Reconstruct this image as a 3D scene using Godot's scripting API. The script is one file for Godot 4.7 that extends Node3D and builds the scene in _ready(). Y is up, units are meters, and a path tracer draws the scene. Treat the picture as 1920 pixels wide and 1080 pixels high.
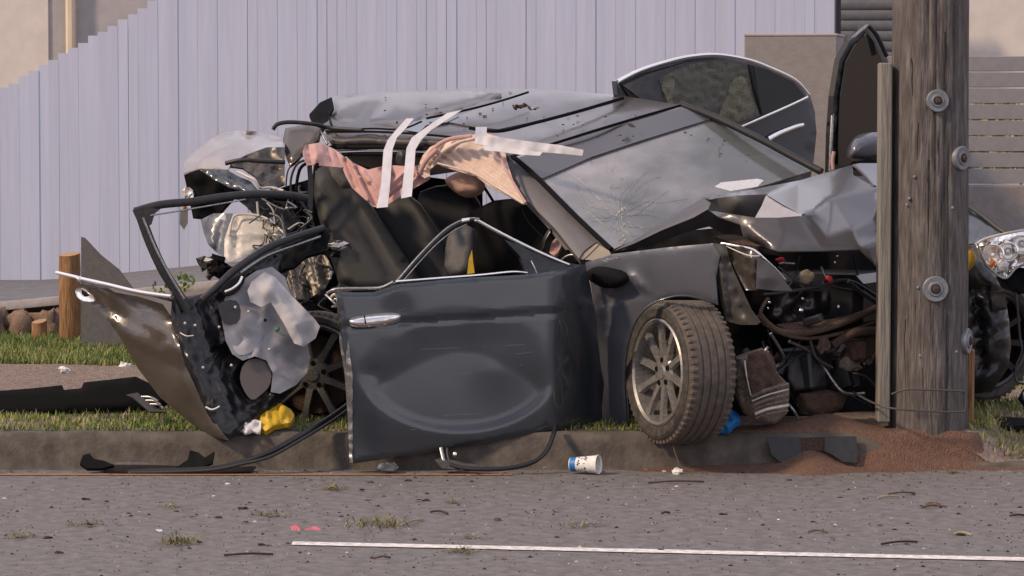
extends Node3D
# A wrecked dark saloon against a timber power pole, on the grass verge of a street.
# Distances are measured from where the photographer stands: at(x, y, d) is the point seen at picture position x, y (1920 x 1080) that lies d metres down the street.

const FOCAL := 6150.0
const EYE := Vector3(0, 1.74, 15)
var pitch := atan(370.0 / 6150.0)
var rng := RandomNumberGenerator.new()
var bumpy := FastNoiseLite.new()
var M := {}
var used := {}

# ------------------------------------------------------------------ naming
func numbered(called: String) -> String:
	var n: int = used.get(called, 0)
	used[called] = n + 1
	return called if n == 0 else "%s_%03d" % [called, n]

func thing(called: String, label: String, category: String, base := Vector3.ZERO, group := "") -> Node3D:
	var o := Node3D.new()
	o.name = numbered(called)
	add_child(o, true)
	o.position = base
	tag(o, label, category, group)
	return o

func tag(o: Node, label: String, category: String, group := "", kind := "") -> void:
	if label: o.set_meta("label", label)
	if category: o.set_meta("category", category)
	if group: o.set_meta("group", group)
	if kind: o.set_meta("kind", kind)

func part(called: String, mesh: Mesh, m: Material, parent: Node3D, label := "") -> MeshInstance3D:
	var o := MeshInstance3D.new()
	o.name = called
	o.mesh = mesh
	o.material_override = m
	parent.add_child(o, true)
	if not (parent is MeshInstance3D): o.position = -parent.position
	if label: o.set_meta("label", label)
	return o

func solo(called: String, mesh: Mesh, m: Material, label: String, category: String, group := "", kind := "") -> MeshInstance3D:
	var o := MeshInstance3D.new()
	o.name = numbered(called)
	o.mesh = mesh
	o.material_override = m
	add_child(o, true)
	tag(o, label, category, group, kind)
	return o

func setting(called: String, mesh: Mesh, m: Material, label: String) -> MeshInstance3D:
	return solo(called, mesh, m, label, "", "", "structure")

# ------------------------------------------------------------------ places
func at(x: float, y: float, d: float) -> Vector3:
	var c := cos(pitch)
	var s := sin(pitch)
	var a := (x - 960.0) / FOCAL
	var b := (540.0 - y) / FOCAL
	var r := Vector3(a, b * c - s, -b * s - c)
	return EYE + r * (d / -r.z)

func on_ground(x: float, y: float, h := 0.0) -> Vector3:
	var p := at(x, y, 1.0) - EYE
	return EYE + p * ((h - EYE.y) / p.y)

func kerb_height(x: float) -> float:
	return lerpf(0.17, 0.03, smoothstep(1.5, 1.98, x))

func verge_height(x: float, z: float) -> float:
	var back := lerpf(0.17, 0.2, clampf(-z / 5.0, 0, 1))
	var h := lerpf(kerb_height(x), back, smoothstep(0.0, 1.0, clampf((-z - 0.01) / (0.075 + 0.9 * smoothstep(2.1, 2.5, x)), 0, 1)))
	if z < -0.16: h += 0.022 * bumpy.get_noise_2d(x * 60.0, z * 60.0) * smoothstep(0.16, 0.4, -z)
	return h

# ------------------------------------------------------------------ meshes
func flat(a: Array) -> PackedVector2Array:
	var r := PackedVector2Array()
	for i in range(0, a.size(), 2): r.append(Vector2(a[i], a[i + 1]))
	return r

func rounded(p: PackedVector2Array, times: int) -> PackedVector2Array:
	for k in times:
		var q := PackedVector2Array()
		for i in p.size():
			var a := p[i]
			var b := p[(i + 1) % p.size()]
			q.append(a.lerp(b, 0.25)); q.append(a.lerp(b, 0.75))
		p = q
	return p

func stepped(p: PackedVector2Array, s: float) -> PackedVector2Array:
	var q := PackedVector2Array()
	for i in p.size():
		var a := p[i]
		var b := p[(i + 1) % p.size()]
		var n := maxi(1, int(round(a.distance_to(b) / s)))
		for k in n: q.append(a.lerp(b, float(k) / n))
	return q

func seg_dist(p: Vector2, a: Vector2, b: Vector2) -> float:
	return p.distance_to(Geometry2D.get_closest_point_to_segment(p, a, b))

func knot_depth(kp: PackedVector2Array, kt: PackedInt32Array, knots: Array, p: Vector2) -> float:
	# height between bent points, straight across each facet
	for i in range(0, kt.size(), 3):
		var a := kp[kt[i]]
		var v0 := kp[kt[i + 1]] - a
		var v1 := kp[kt[i + 2]] - a
		var q := p - a
		var det := v0.cross(v1)
		if absf(det) < 1e-6: continue
		var s := q.cross(v1) / det
		var t := v0.cross(q) / det
		if s >= -0.001 and t >= -0.001 and s + t <= 1.001:
			return knots[kt[i] * 3 + 2] * (1.0 - s - t) + knots[kt[i + 1] * 3 + 2] * s + knots[kt[i + 2] * 3 + 2] * t
	var total := 0.0
	var sum := 0.0
	for i in kp.size():
		var w := 1.0 / (pow(kp[i].distance_squared_to(p), 1.5) + 0.01)
		total += w
		sum += w * float(knots[i * 3 + 2])
	return sum / total

# A sheet of metal, cloth, glass or padding: its outline as seen, the slope of the sheet (three points with distances), and how it is bent.
# o: space (mesh step), thick, round (corner rounding), bump [x, y, r, metres ...], fold [x1, y1, x2, y2, width, metres ...], edge [width, metres], rough [metres, frequency], fn(p) -> metres
func sheet(outline: Array, slope: Array, o := {}) -> ArrayMesh:
	var space: float = o.get("space", 10.0)
	var edge_pts := stepped(rounded(flat(outline), o.get("round", 0)), space)
	var box := Rect2(edge_pts[0], Vector2.ZERO)
	for p in edge_pts: box = box.expand(p)
	var pts := edge_pts.duplicate()
	var far := PackedFloat32Array()
	far.resize(edge_pts.size())
	far.fill(0.0)
	var folds: Array = o.get("fold", [])
	var y := box.position.y + space * 0.4
	var row := 0
	var inner := PackedVector2Array()
	for i in range(0, folds.size(), 6):
		var a := Vector2(folds[i], folds[i + 1])
		var b := Vector2(folds[i + 2], folds[i + 3])
		var n := maxi(2, int(a.distance_to(b) / (space * 0.8)))
		for k in n + 1: inner.append(a.lerp(b, float(k) / n))
	var fold_count := inner.size()
	while y < box.end.y:
		var x := box.position.x + (space * 0.5 if row % 2 else 0.0)
		while x < box.end.x:
			var p := Vector2(x, y) + Vector2(sin(x * 12.9 + y * 7.1), cos(x * 3.7 + y * 9.3)) * space * 0.08
			var ok := true
			for k in fold_count:
				if inner[k].distance_squared_to(p) < space * space * 0.3: ok = false; break
			if ok: inner.append(p)
			x += space
		y += space * 0.87
		row += 1
	for p in inner:
		if not Geometry2D.is_point_in_polygon(p, edge_pts): continue
		var best := 1e9
		for q in edge_pts: best = minf(best, q.distance_squared_to(p))
		best = sqrt(best)
		if best < space * 0.5: continue
		pts.append(p); far.append(best)
	# distance of every point
	var s0 := Vector3(slope[0], slope[1], slope[2])
	var s1 := Vector3(slope[3], slope[4], slope[5]) - s0
	var s2 := Vector3(slope[6], slope[7], slope[8]) - s0
	var det := s1.x * s2.y - s1.y * s2.x
	var ga := (s1.z * s2.y - s1.y * s2.z) / det
	var gb := (s1.x * s2.z - s1.z * s2.x) / det
	var bumps: Array = o.get("bump", [])
	var edge: Array = o.get("edge", [])
	var rough: Array = o.get("rough", [])
	var has_fn: bool = o.has("fn")
	var knots: Array = o.get("ctrl", o.get("off", []))
	var absolute := o.has("ctrl")
	var kp := PackedVector2Array()
	for i in range(0, knots.size(), 3): kp.append(Vector2(knots[i], knots[i + 1]))
	var kt := Geometry2D.triangulate_delaunay(kp) if kp.size() > 2 else PackedInt32Array()
	var front := PackedVector3Array()
	for i in pts.size():
		var p := pts[i]
		var d := s0.z + ga * (p.x - s0.x) + gb * (p.y - s0.y)
		if knots:
			var sum := 0.0
			var soft: float = o.get("soft", 5.0)
			for tap in [Vector2.ZERO, Vector2(soft, 0), Vector2(-soft, 0), Vector2(0, soft), Vector2(0, -soft)]: sum += knot_depth(kp, kt, knots, p + tap)
			d = sum / 5.0 + (0.0 if absolute else d)
		for k in range(0, bumps.size(), 4):
			var t := Vector2(bumps[k], bumps[k + 1]).distance_to(p) / float(bumps[k + 2])
			d += bumps[k + 3] * exp(-t * t * 2.0)
		for k in range(0, folds.size(), 6):
			var t := seg_dist(p, Vector2(folds[k], folds[k + 1]), Vector2(folds[k + 2], folds[k + 3])) / float(folds[k + 4])
			d += folds[k + 5] * maxf(0.0, 1.0 - t)
		if edge and far[i] < edge[0]:
			var t: float = 1.0 - far[i] / edge[0]
			d += edge[1] * (1.0 - sqrt(maxf(0.0, 1.0 - t * t)))
		if rough: d += rough[0] * bumpy.get_noise_2d(p.x * rough[1], p.y * rough[1])
		if has_fn: d += (o.fn as Callable).call(p)
		front.append(at(p.x, p.y, d))
	var q0 := at(slope[0], slope[1], slope[2])
	var nrm := (at(slope[3], slope[4], slope[5]) - q0).cross(at(slope[6], slope[7], slope[8]) - q0).normalized()
	if nrm.dot(q0 - EYE) < 0: nrm = -nrm
	if o.has("back"): nrm = Vector3(0, 0, -1)
	var th: float = o.get("thick", 0.003)
	var tris := Geometry2D.triangulate_delaunay(pts)
	var st := SurfaceTool.new()
	st.begin(Mesh.PRIMITIVE_TRIANGLES)
	for i in range(0, tris.size(), 3):
		var a := tris[i]
		var b := tris[i + 1]
		var c := tris[i + 2]
		var mid := (pts[a] + pts[b] + pts[c]) / 3.0
		if not Geometry2D.is_point_in_polygon(mid, edge_pts): continue
		var cr := (pts[b] - pts[a]).cross(pts[c] - pts[a])
		if absf(cr) < 0.05: continue
		if cr < 0: var t := b; b = c; c = t
		st.set_smooth_group(1)
		for v in [a, b, c]:
			st.set_uv(pts[v] / 1000.0); st.add_vertex(front[v])
		st.set_smooth_group(2)
		for v in [a, c, b]:
			st.set_uv(pts[v] / 1000.0); st.add_vertex(front[v] + nrm * th)
	var n := edge_pts.size()
	var area := 0.0
	for i in n: area += edge_pts[i].cross(edge_pts[(i + 1) % n])
	st.set_smooth_group(-1)
	for i in n:
		var a := i
		var b := (i + 1) % n
		if area < 0: a = b; b = i
		for v in [front[b], front[a], front[a] + nrm * th, front[b], front[a] + nrm * th, front[b] + nrm * th]:
			st.set_uv(Vector2.ZERO); st.add_vertex(v)
	st.generate_normals()
	return st.commit()

func curve(pts: PackedVector3Array, sub: int) -> PackedVector3Array:
	if sub < 2 or pts.size() < 3: return pts
	var r := PackedVector3Array()
	for i in pts.size() - 1:
		for k in sub:
			r.append(pts[i].cubic_interpolate(pts[i + 1], pts[maxi(i - 1, 0)], pts[mini(i + 2, pts.size() - 1)], float(k) / sub))
	r.append(pts[-1])
	return r

# A tube, hose, wire, bar or moulding along points; w across, t in depth.
func run3(pts: PackedVector3Array, w: float, t: float, sides := 8, st: SurfaceTool = null, taper := 1.0) -> ArrayMesh:
	var own := st == null
	if own:
		st = SurfaceTool.new()
		st.begin(Mesh.PRIMITIVE_TRIANGLES)
	var rings := []
	var n := pts.size()
	for i in n:
		var tan := (pts[mini(i + 1, n - 1)] - pts[maxi(i - 1, 0)]).normalized()
		var view := (pts[i] - EYE).normalized()
		if absf(tan.dot(view)) > 0.98: view = Vector3(0.3, 1, 0).normalized()
		var u := tan.cross(view).normalized()
		var v := u.cross(tan).normalized()
		var k := lerpf(1.0, taper, float(i) / maxi(n - 1, 1))
		var ring := PackedVector3Array()
		for j in sides:
			var a := TAU * (j + 0.5) / sides
			var cx := cos(a)
			var cy := sin(a)
			ring.append(pts[i] + u * w * k * signf(cx) * pow(absf(cx), 0.7) + v * t * k * signf(cy) * pow(absf(cy), 0.7))
		rings.append(ring)
	st.set_smooth_group(1 if sides > 4 else -1)
	for i in n - 1:
		for j in sides:
			var k := (j + 1) % sides
			for q in [rings[i][j], rings[i + 1][j], rings[i + 1][k], rings[i][j], rings[i + 1][k], rings[i][k]]: st.add_vertex(q)
	st.set_smooth_group(-1)
	for j in range(1, sides - 1):
		for q in [rings[0][0], rings[0][j], rings[0][j + 1], rings[n - 1][0], rings[n - 1][j + 1], rings[n - 1][j]]: st.add_vertex(q)
	if not own: return null
	st.generate_normals()
	return st.commit()

# list: x, y, d, x, y, d ...; w and t in metres
func run(list: Array, w: float, t := -1.0, sides := 8, sub := 6, taper := 1.0) -> ArrayMesh:
	var p := PackedVector3Array()
	for i in range(0, list.size(), 3): p.append(at(list[i], list[i + 1], list[i + 2]))
	return run3(curve(p, sub), w, w if t < 0 else t, sides, null, taper)

# spun round y: profile of Vector2(radius, height)
func spun(profile: PackedVector2Array, seg := 32, st: SurfaceTool = null, x := Transform3D()) -> ArrayMesh:
	var own := st == null
	if own:
		st = SurfaceTool.new()
		st.begin(Mesh.PRIMITIVE_TRIANGLES)
	for i in profile.size() - 1:
		st.set_smooth_group(i + 3)
		for j in seg:
			var a := TAU * j / seg
			var b := TAU * (j + 1) / seg
			var p := profile[i]
			var q := profile[i + 1]
			var v := [x * Vector3(cos(a) * p.x, p.y, sin(a) * p.x), x * Vector3(cos(a) * q.x, q.y, sin(a) * q.x), x * Vector3(cos(b) * q.x, q.y, sin(b) * q.x), x * Vector3(cos(b) * p.x, p.y, sin(b) * p.x)]
			for k in [0, 1, 2, 0, 2, 3]: st.add_vertex(v[k])
	if not own: return null
	st.generate_normals()
	return st.commit()

func block(st: SurfaceTool, x: Transform3D, size: Vector3, bevel := 0.004) -> void:
	# a box with chamfered edges
	var h := size / 2.0
	bevel = minf(bevel, minf(h.x, minf(h.y, h.z)) * 0.6)
	var pts := PackedVector3Array()
	for sx in [-1, 1]:
		for sy in [-1, 1]:
			for sz in [-1, 1]:
				var s := Vector3(sx, sy, sz)
				for ax in 3:
					var p := s * h
					for k in 3:
						if k != ax: p[k] -= s[k] * bevel
					pts.append(p)
	st.set_smooth_group(-1)
	var quad := func(a, b, c, d):
		var pa: Vector3 = pts[a]
		var n := (pts[b] - pa).cross(pts[c] - pa)
		var order := [a, c, b, a, d, c] if n.dot(pa + pts[c]) > 0 else [a, b, c, a, c, d]
		for k in order: st.add_vertex(x * pts[k])
	var tri := func(a, b, c):
		var pa: Vector3 = pts[a]
		var n := (pts[b] - pa).cross(pts[c] - pa)
		for k in ([a, c, b] if n.dot(pa) > 0 else [a, b, c]): st.add_vertex(x * pts[k])
	var id := func(sx, sy, sz, ax): return ((sx * 2 + sy) * 2 + sz) * 3 + ax
	for s in 2:
		quad.call(id.call(s, 0, 0, 0), id.call(s, 1, 0, 0), id.call(s, 1, 1, 0), id.call(s, 0, 1, 0))
		quad.call(id.call(0, s, 0, 1), id.call(1, s, 0, 1), id.call(1, s, 1, 1), id.call(0, s, 1, 1))
		quad.call(id.call(0, 0, s, 2), id.call(1, 0, s, 2), id.call(1, 1, s, 2), id.call(0, 1, s, 2))
		for r in 2:
			quad.call(id.call(s, r, 0, 0), id.call(s, r, 1, 0), id.call(s, r, 1, 1), id.call(s, r, 0, 1))
			quad.call(id.call(s, 0, r, 0), id.call(s, 1, r, 0), id.call(s, 1, r, 2), id.call(s, 0, r, 2))
			quad.call(id.call(0, s, r, 1), id.call(1, s, r, 1), id.call(1, s, r, 2), id.call(0, s, r, 2))
			for q in 2: tri.call(id.call(s, r, q, 0), id.call(s, r, q, 1), id.call(s, r, q, 2))

func boxed(x: Transform3D, size: Vector3, bevel := 0.004) -> ArrayMesh:
	var st := SurfaceTool.new()
	st.begin(Mesh.PRIMITIVE_TRIANGLES)
	block(st, x, size, bevel)
	st.generate_normals()
	return st.commit()

# a lump of stone, clod, scrunched paper: a ball pushed in and out by noise
func lump(c: Vector3, r: Vector3, seed_at: float, knobbly := 0.35, seg := 9, facet := false) -> ArrayMesh:
	var st := SurfaceTool.new()
	st.begin(Mesh.PRIMITIVE_TRIANGLES)
	st.set_smooth_group(-1 if facet else 1)
	var rows := maxi(4, seg / 2 + 1)
	var get := func(i: int, j: int):
		var th := PI * i / rows
		var ph := TAU * (j % seg) / seg
		var n := Vector3(sin(th) * cos(ph), cos(th), sin(th) * sin(ph))
		var k := 1.0 + knobbly * 2.0 * bumpy.get_noise_3d(n.x * 40 + seed_at * 91.0, n.y * 40 + seed_at * 37.0, n.z * 40)
		return c + n * r * k
	for i in rows:
		for j in seg:
			var q := [get.call(i, j), get.call(i, j + 1), get.call(i + 1, j + 1), get.call(i + 1, j)]
			if i > 0:
				for k in [0, 1, 2]: st.add_vertex(q[k])
			if i < rows - 1:
				for k in [0, 2, 3]: st.add_vertex(q[k])
			if i == 0:
				pass
	st.generate_normals()
	return st.commit()

# ------------------------------------------------------------------ materials
func noise_pic(lo: Color, hi: Color, freq: float, size := 512, octaves := 4, stretch := 0, kind := FastNoiseLite.TYPE_SIMPLEX_SMOOTH) -> NoiseTexture2D:
	var n := FastNoiseLite.new()
	n.seed = 11 + stretch
	n.noise_type = kind
	n.frequency = freq
	n.fractal_octaves = octaves
	n.fractal_gain = 0.6
	var t := NoiseTexture2D.new()
	t.width = size
	t.height = size
	t.seamless = true
	t.noise = n
	var g := Gradient.new()
	g.set_color(0, lo.linear_to_srgb())
	g.set_color(1, hi.linear_to_srgb())
	g.set_offset(0, 0.22)
	g.set_offset(1, 0.78)
	t.color_ramp = g
	return t

func plain_mat(c: Color, rough: float, metal := 0.0) -> StandardMaterial3D:
	var m := StandardMaterial3D.new()
	m.albedo_color = c.linear_to_srgb()
	m.roughness = rough
	m.metallic = metal
	return m

# colour that drifts between two tones; scale is repeats per metre
func mat(lo: Color, hi: Color, rough: float, metal := 0.0, scale := 1.0, freq := 0.012, relief := 0.0, octaves := 5) -> StandardMaterial3D:
	var m := StandardMaterial3D.new()
	m.albedo_texture = noise_pic(lo, hi, freq, 512, octaves)
	m.roughness = rough
	m.metallic = metal
	m.uv1_triplanar = true
	m.uv1_world_triplanar = true
	m.uv1_scale = Vector3.ONE * scale
	if relief > 0.0:
		m.heightmap_enabled = true
		m.heightmap_texture = noise_pic(Color(0, 0, 0), Color(1, 1, 1), freq * 3.0, 512, 4)
		m.heightmap_scale = relief
	return m

func grain_mat(lo: Color, hi: Color, rough: float, tall: float, across: float, relief: float) -> StandardMaterial3D:
	# streaks along y: weathered timber and painted boards
	var m := mat(lo, hi, rough, 0.0, 1.0, 0.02, 0.0, 5)
	m.uv1_scale = Vector3(across, tall, across)
	if relief > 0.0:
		m.heightmap_enabled = true
		m.heightmap_texture = noise_pic(Color(0, 0, 0), Color(1, 1, 1), 0.035, 512, 5)
		m.heightmap_scale = relief
	return m

func make_materials() -> void:
	var coat := func(m: StandardMaterial3D, k: float, r: float):
		m.clearcoat_enabled = true; m.clearcoat = k; m.clearcoat_roughness = r
		return m
	M.paint = coat.call(mat(Color(.026, .032, .040), Color(.035, .041, .050), 0.34, 0.3, 0.7, 0.008), 0.9, 0.1)
	M.paint_dusty = coat.call(mat(Color(.072, .060, .054), Color(.10, .085, .078), 0.3, 0.3, 1.0, 0.008), 0.4, 0.1)
	M.paint_bonnet = coat.call(mat(Color(.050, .046, .047), Color(.062, .057, .057), 0.4, 0.25, 0.8, 0.008), 0.55, 0.14)
	M.paint_hollow = mat(Color(.10, .095, .09), Color(.13, .122, .115), 0.5, 0.1, 1.0)
	M.pillar = mat(Color(.095, .092, .10), Color(.115, .11, .118), 0.6, 0.0, 1.5)
	M.paint_pale = coat.call(mat(Color(.26, .24, .245), Color(.31, .285, .285), 0.42, 0.1, 1.4, 0.01), 0.6, 0.2)
	M.paint_grey = coat.call(mat(Color(.072, .077, .094), Color(.090, .094, .112), 0.36, 0.2, 0.8, 0.008), 0.8, 0.14)
	M.paint_scuffed = coat.call(mat(Color(.07, .066, .064), Color(.105, .098, .094), 0.46, 0.25, 1.6, 0.012), 0.35, 0.25)
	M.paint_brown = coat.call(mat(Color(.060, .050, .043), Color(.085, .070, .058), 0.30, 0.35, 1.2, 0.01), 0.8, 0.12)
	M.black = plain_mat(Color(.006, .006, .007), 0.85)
	M.black.metallic_specular = 0.25
	M.black_gloss = plain_mat(Color(.010, .010, .012), 0.28)
	M.trim = mat(Color(.012, .012, .014), Color(.024, .024, .026), 0.5, 0.0, 4.0)
	M.trim_grey = plain_mat(Color(.07, .066, .064), 0.6, 0.3)
	M.speaker = plain_mat(Color(.10, .085, .08), 0.7)
	M.leather = mat(Color(.009, .009, .010), Color(.014, .014, .016), 0.62, 0.0, 4.0)
	M.leather_grey = mat(Color(.05, .05, .05), Color(.075, .073, .07), 0.6, 0.0, 5.0)
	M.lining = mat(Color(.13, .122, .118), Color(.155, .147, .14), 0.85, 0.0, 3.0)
	M.chrome = plain_mat(Color(.86, .84, .82), 0.22, 0.9)
	M.steel = mat(Color(.2, .2, .2), Color(.42, .41, .4), 0.38, 0.9, 8.0)
	M.galvanised = mat(Color(.17, .18, .195), Color(.25, .26, .28), 0.55, 0.5, 12.0)
	M.inner_metal = mat(Color(.05, .044, .038), Color(.14, .12, .10), 0.42, 0.5, 4.0, 0.015)
	M.pale_metal = mat(Color(.42, .385, .34), Color(.56, .52, .46), 0.5, 0.1, 3.0, 0.01)
	M.rust = mat(Color(.045, .025, .018), Color(.12, .07, .048), 0.85, 0.0, 7.0, 0.02, 0.4)
	M.mud = mat(Color(.10, .08, .06), Color(.25, .20, .155), 0.85, 0.0, 5.0, 0.015, 0.4)
	M.rubber = mat(Color(.06, .048, .040), Color(.125, .098, .080), 0.85, 0.0, 3.0, 0.012)
	M.rubber_dark = mat(Color(.02, .018, .016), Color(.075, .062, .052), 0.85, 0.0, 3.0, 0.012)
	M.pole_crack = plain_mat(Color(.018, .014, .013), 0.95)
	M.alloy = mat(Color(.20, .19, .18), Color(.38, .36, .34), 0.4, 0.6, 6.0, 0.015)
	M.alloy_dull = mat(Color(.06, .055, .05), Color(.13, .12, .11), 0.55, 0.5, 9.0, 0.015)
	M.white_plastic = mat(Color(.5, .49, .5), Color(.68, .66, .66), 0.5, 0.0, 6.0)
	M.membrane = mat(Color(.24, .24, .26), Color(.30, .295, .31), 0.3, 0.0, 2.0, 0.01)
	M.membrane.backlight_enabled = true
	M.membrane.backlight = Color(.3, .3, .32)
	M.flap = mat(Color(.38, .365, .365), Color(.46, .435, .425), 0.35, 0.0, 2.0, 0.01)
	M.pink_cloth = mat(Color(.43, .25, .225), Color(.53, .33, .30), 0.95, 0.0, 2.5, 0.01)
	M.cream_cloth = mat(Color(.55, .42, .345), Color(.64, .51, .43), 0.95, 0.0, 2.5, 0.01)
	M.tan_bag = mat(Color(.34, .20, .15), Color(.40, .25, .19), 0.9, 0.0, 3.0)
	M.tape = mat(Color(.46, .455, .485), Color(.53, .52, .55), 0.45, 0.0, 3.0)
	M.sand = mat(Color(.115, .063, .041), Color(.175, .10, .069), 0.95, 0.0, 3.0, 0.02, 0.8)
	M.glass = StandardMaterial3D.new()
	M.glass.albedo_texture = noise_pic(Color(.18, .19, .185, .46), Color(.36, .335, .335, .72), 0.007, 512, 5, 2)
	M.glass.metallic_specular = 0.75
	M.glass.transparency = BaseMaterial3D.TRANSPARENCY_ALPHA
	M.glass.roughness = 0.07
	M.glass.uv1_scale = Vector3(0.8, 1.6, 1)
	M.tint = plain_mat(Color(.055, .05, .055), 0.25)
	M.dark_glass = plain_mat(Color(.02, .022, .02), 0.06)
	M.frost_glass = mat(Color(.02, .02, .012), Color(.50, .46, .30), 0.3, 0.0, 3.0, 0.09, 0.2, 3)
	M.frost_glass.albedo_texture = noise_pic(Color(.30, .28, .18), Color(.05, .05, .04), 0.09, 512, 2, 0, FastNoiseLite.TYPE_CELLULAR)
	M.frost_dim = mat(Color(.05, .05, .04), Color(.16, .155, .12), 0.25, 0.0, 3.0, 0.09, 0.2, 3)
	M.frost_dim.albedo_texture = noise_pic(Color(.17, .165, .125), Color(.045, .046, .04), 0.09, 512, 3, 0, FastNoiseLite.TYPE_CELLULAR)
	M.side_glass = mat(Color(.085, .085, .09), Color(.12, .12, .122), 0.12, 0.0, 2.0)
	M.crack = plain_mat(Color(.36, .37, .355), 0.4)
	M.dust_film = plain_mat(Color(.30, .31, .30), 0.6)
	# the street
	var asphalt := mat(Color(.175, .147, .142), Color(.345, .297, .290), 0.92, 0.0, 1.3, 0.3, 0.0, 2)
	var pic := Image.create(700, 700, false, Image.FORMAT_RGBA8)
	var chips := RandomNumberGenerator.new()
	chips.seed = 9
	for y in 700:
		for x in 700:
			var v := 0.158 + chips.randfn(0.0, 0.007)
			pic.set_pixel(x, y, Color(v * 1.03, v * 0.945, v * 0.935).linear_to_srgb())
	for k in 9000:
		var v := 0.158 + chips.randfn(0.0, 0.026)
		var w := chips.randi_range(3, 7)
		pic.fill_rect(Rect2i(chips.randi_range(0, 692), chips.randi_range(0, 692), w, chips.randi_range(3, 7)), Color(v * 1.03, v * 0.95, v * 0.94).linear_to_srgb())
	asphalt.albedo_texture = ImageTexture.create_from_image(pic)
	asphalt.detail_enabled = true
	asphalt.detail_blend_mode = BaseMaterial3D.BLEND_MODE_MUL
	asphalt.detail_albedo = noise_pic(Color(.66, .65, .64), Color(1, 1, 1), 0.008, 1024, 5, 3)
	M.asphalt = asphalt
	M.concrete = mat(Color(.06, .050, .041), Color(.115, .098, .082), 0.93, 0.0, 1.0, 0.014, 0.25)
	M.slab = mat(Color(.10, .098, .105), Color(.15, .147, .155), 0.92, 0.0, 1.0, 0.012, 0.2)
	M.slab_edge = mat(Color(.24, .22, .215), Color(.32, .295, .285), 0.92, 0.0, 2.0)
	M.soil = mat(Color(.16, .115, .09), Color(.28, .21, .17), 0.97, 0.0, 1.6, 0.02, 0.9)
	M.grass_floor = mat(Color(.03, .032, .012), Color(.075, .062, .03), 0.97, 0.0, 2.2, 0.02, 1.0)
	M.line_white = mat(Color(.46, .43, .41), Color(.76, .73, .70), 0.8, 0.0, 3.0, 0.012)
	M.line_orange = mat(Color(.27, .11, .035), Color(.52, .25, .10), 0.85, 0.0, 4.0, 0.03)
	M.board_back = plain_mat(Color(.22, .22, .25), 0.8)
	M.boards = []
	for k in 4:
		var v := 0.975 + 0.018 * k
		var b := grain_mat(Color(.455 * v, .485 * v, .60 * v), Color(.49 * v, .515 * v, .63 * v), 0.75, 0.10, 2.0, 0.0)
		b.uv1_offset = Vector3(k * 0.37, k * 0.21, 0)
		M.boards.append(b)
	M.pole_wood = grain_mat(Color(.085, .076, .074), Color(.205, .186, .178), 0.92, 0.45, 5.0, 0.4)
	M.pole_wood.detail_enabled = true
	M.pole_wood.detail_blend_mode = BaseMaterial3D.BLEND_MODE_MUL
	M.pole_wood.detail_albedo = noise_pic(Color(.55, .52, .5), Color(1, 1, 1), 0.01, 512, 5, 4)
	M.board_wood = grain_mat(Color(.15, .138, .118), Color(.235, .215, .185), 0.92, 0.25, 4.0, 0.25)
	M.stump = grain_mat(Color(.15, .075, .03), Color(.33, .185, .085), 0.92, 0.4, 4.0, 0.4)
	M.stump_top = mat(Color(.26, .15, .07), Color(.42, .27, .15), 0.95, 0.0, 6.0)
	M.stone = []
	for k in 3:
		M.stone.append(mat(Color(.15, .10, .068) * (0.85 + 0.2 * k), Color(.34, .24, .175) * (0.85 + 0.2 * k), 0.95, 0.0, 5.0 + k, 0.02, 0.8))
	M.render_grey = mat(Color(.215, .195, .19), Color(.245, .225, .22), 0.9, 0.0, 1.5, 0.012, 0.1)
	M.render_light = mat(Color(.33, .29, .27), Color(.37, .33, .31), 0.9, 0.0, 1.5)
	M.wall_beige = mat(Color(.60, .545, .50), Color(.66, .60, .555), 0.9, 0.0, 0.7)
	M.wall_grey = mat(Color(.36, .34, .345), Color(.40, .38, .385), 0.9, 0.0, 0.7)
	M.cream = mat(Color(.62, .52, .38), Color(.68, .58, .44), 0.8, 0.0, 1.0)
	M.slat = mat(Color(.225, .218, .222), Color(.25, .242, .246), 0.55, 0.1, 2.0)
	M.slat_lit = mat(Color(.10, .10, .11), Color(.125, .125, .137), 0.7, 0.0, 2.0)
	M.dark_post = plain_mat(Color(.03, .03, .033), 0.6)
	M.grey_board = mat(Color(.05, .047, .045), Color(.075, .07, .066), 0.75, 0.0, 3.0)
	M.yellow = mat(Color(.50, .31, .012), Color(.60, .39, .02), 0.5, 0.0, 5.0)
	M.blue = plain_mat(Color(.01, .15, .42), 0.5)
	M.red = plain_mat(Color(.45, .02, .02), 0.45)
	M.pink_scrap = mat(Color(.38, .05, .08), Color(.62, .16, .2), 0.7, 0.0, 12.0, 0.03)
	M.white_paper = mat(Color(.62, .6, .57), Color(.78, .76, .73), 0.8, 0.0, 9.0)
	M.orange = plain_mat(Color(.5, .14, .02), 0.3)
	M.beige_plastic = plain_mat(Color(.30, .25, .16), 0.5)
	M.clod = mat(Color(.018, .013, .01), Color(.06, .042, .03), 0.95, 0.0, 20.0)
	M.leaf = mat(Color(.07, .045, .025), Color(.17, .11, .06), 0.9, 0.0, 14.0)
	M.twig = mat(Color(.06, .04, .03), Color(.14, .10, .075), 0.9, 0.0, 14.0)
	M.straw = plain_mat(Color(.30, .25, .16), 0.9)
	M.blade = StandardMaterial3D.new()
	M.blade.vertex_color_use_as_albedo = true
	M.blade.roughness = 0.75
	M.blade.backlight_enabled = true
	M.blade.backlight = Color(.3, .3, .18)

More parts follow.
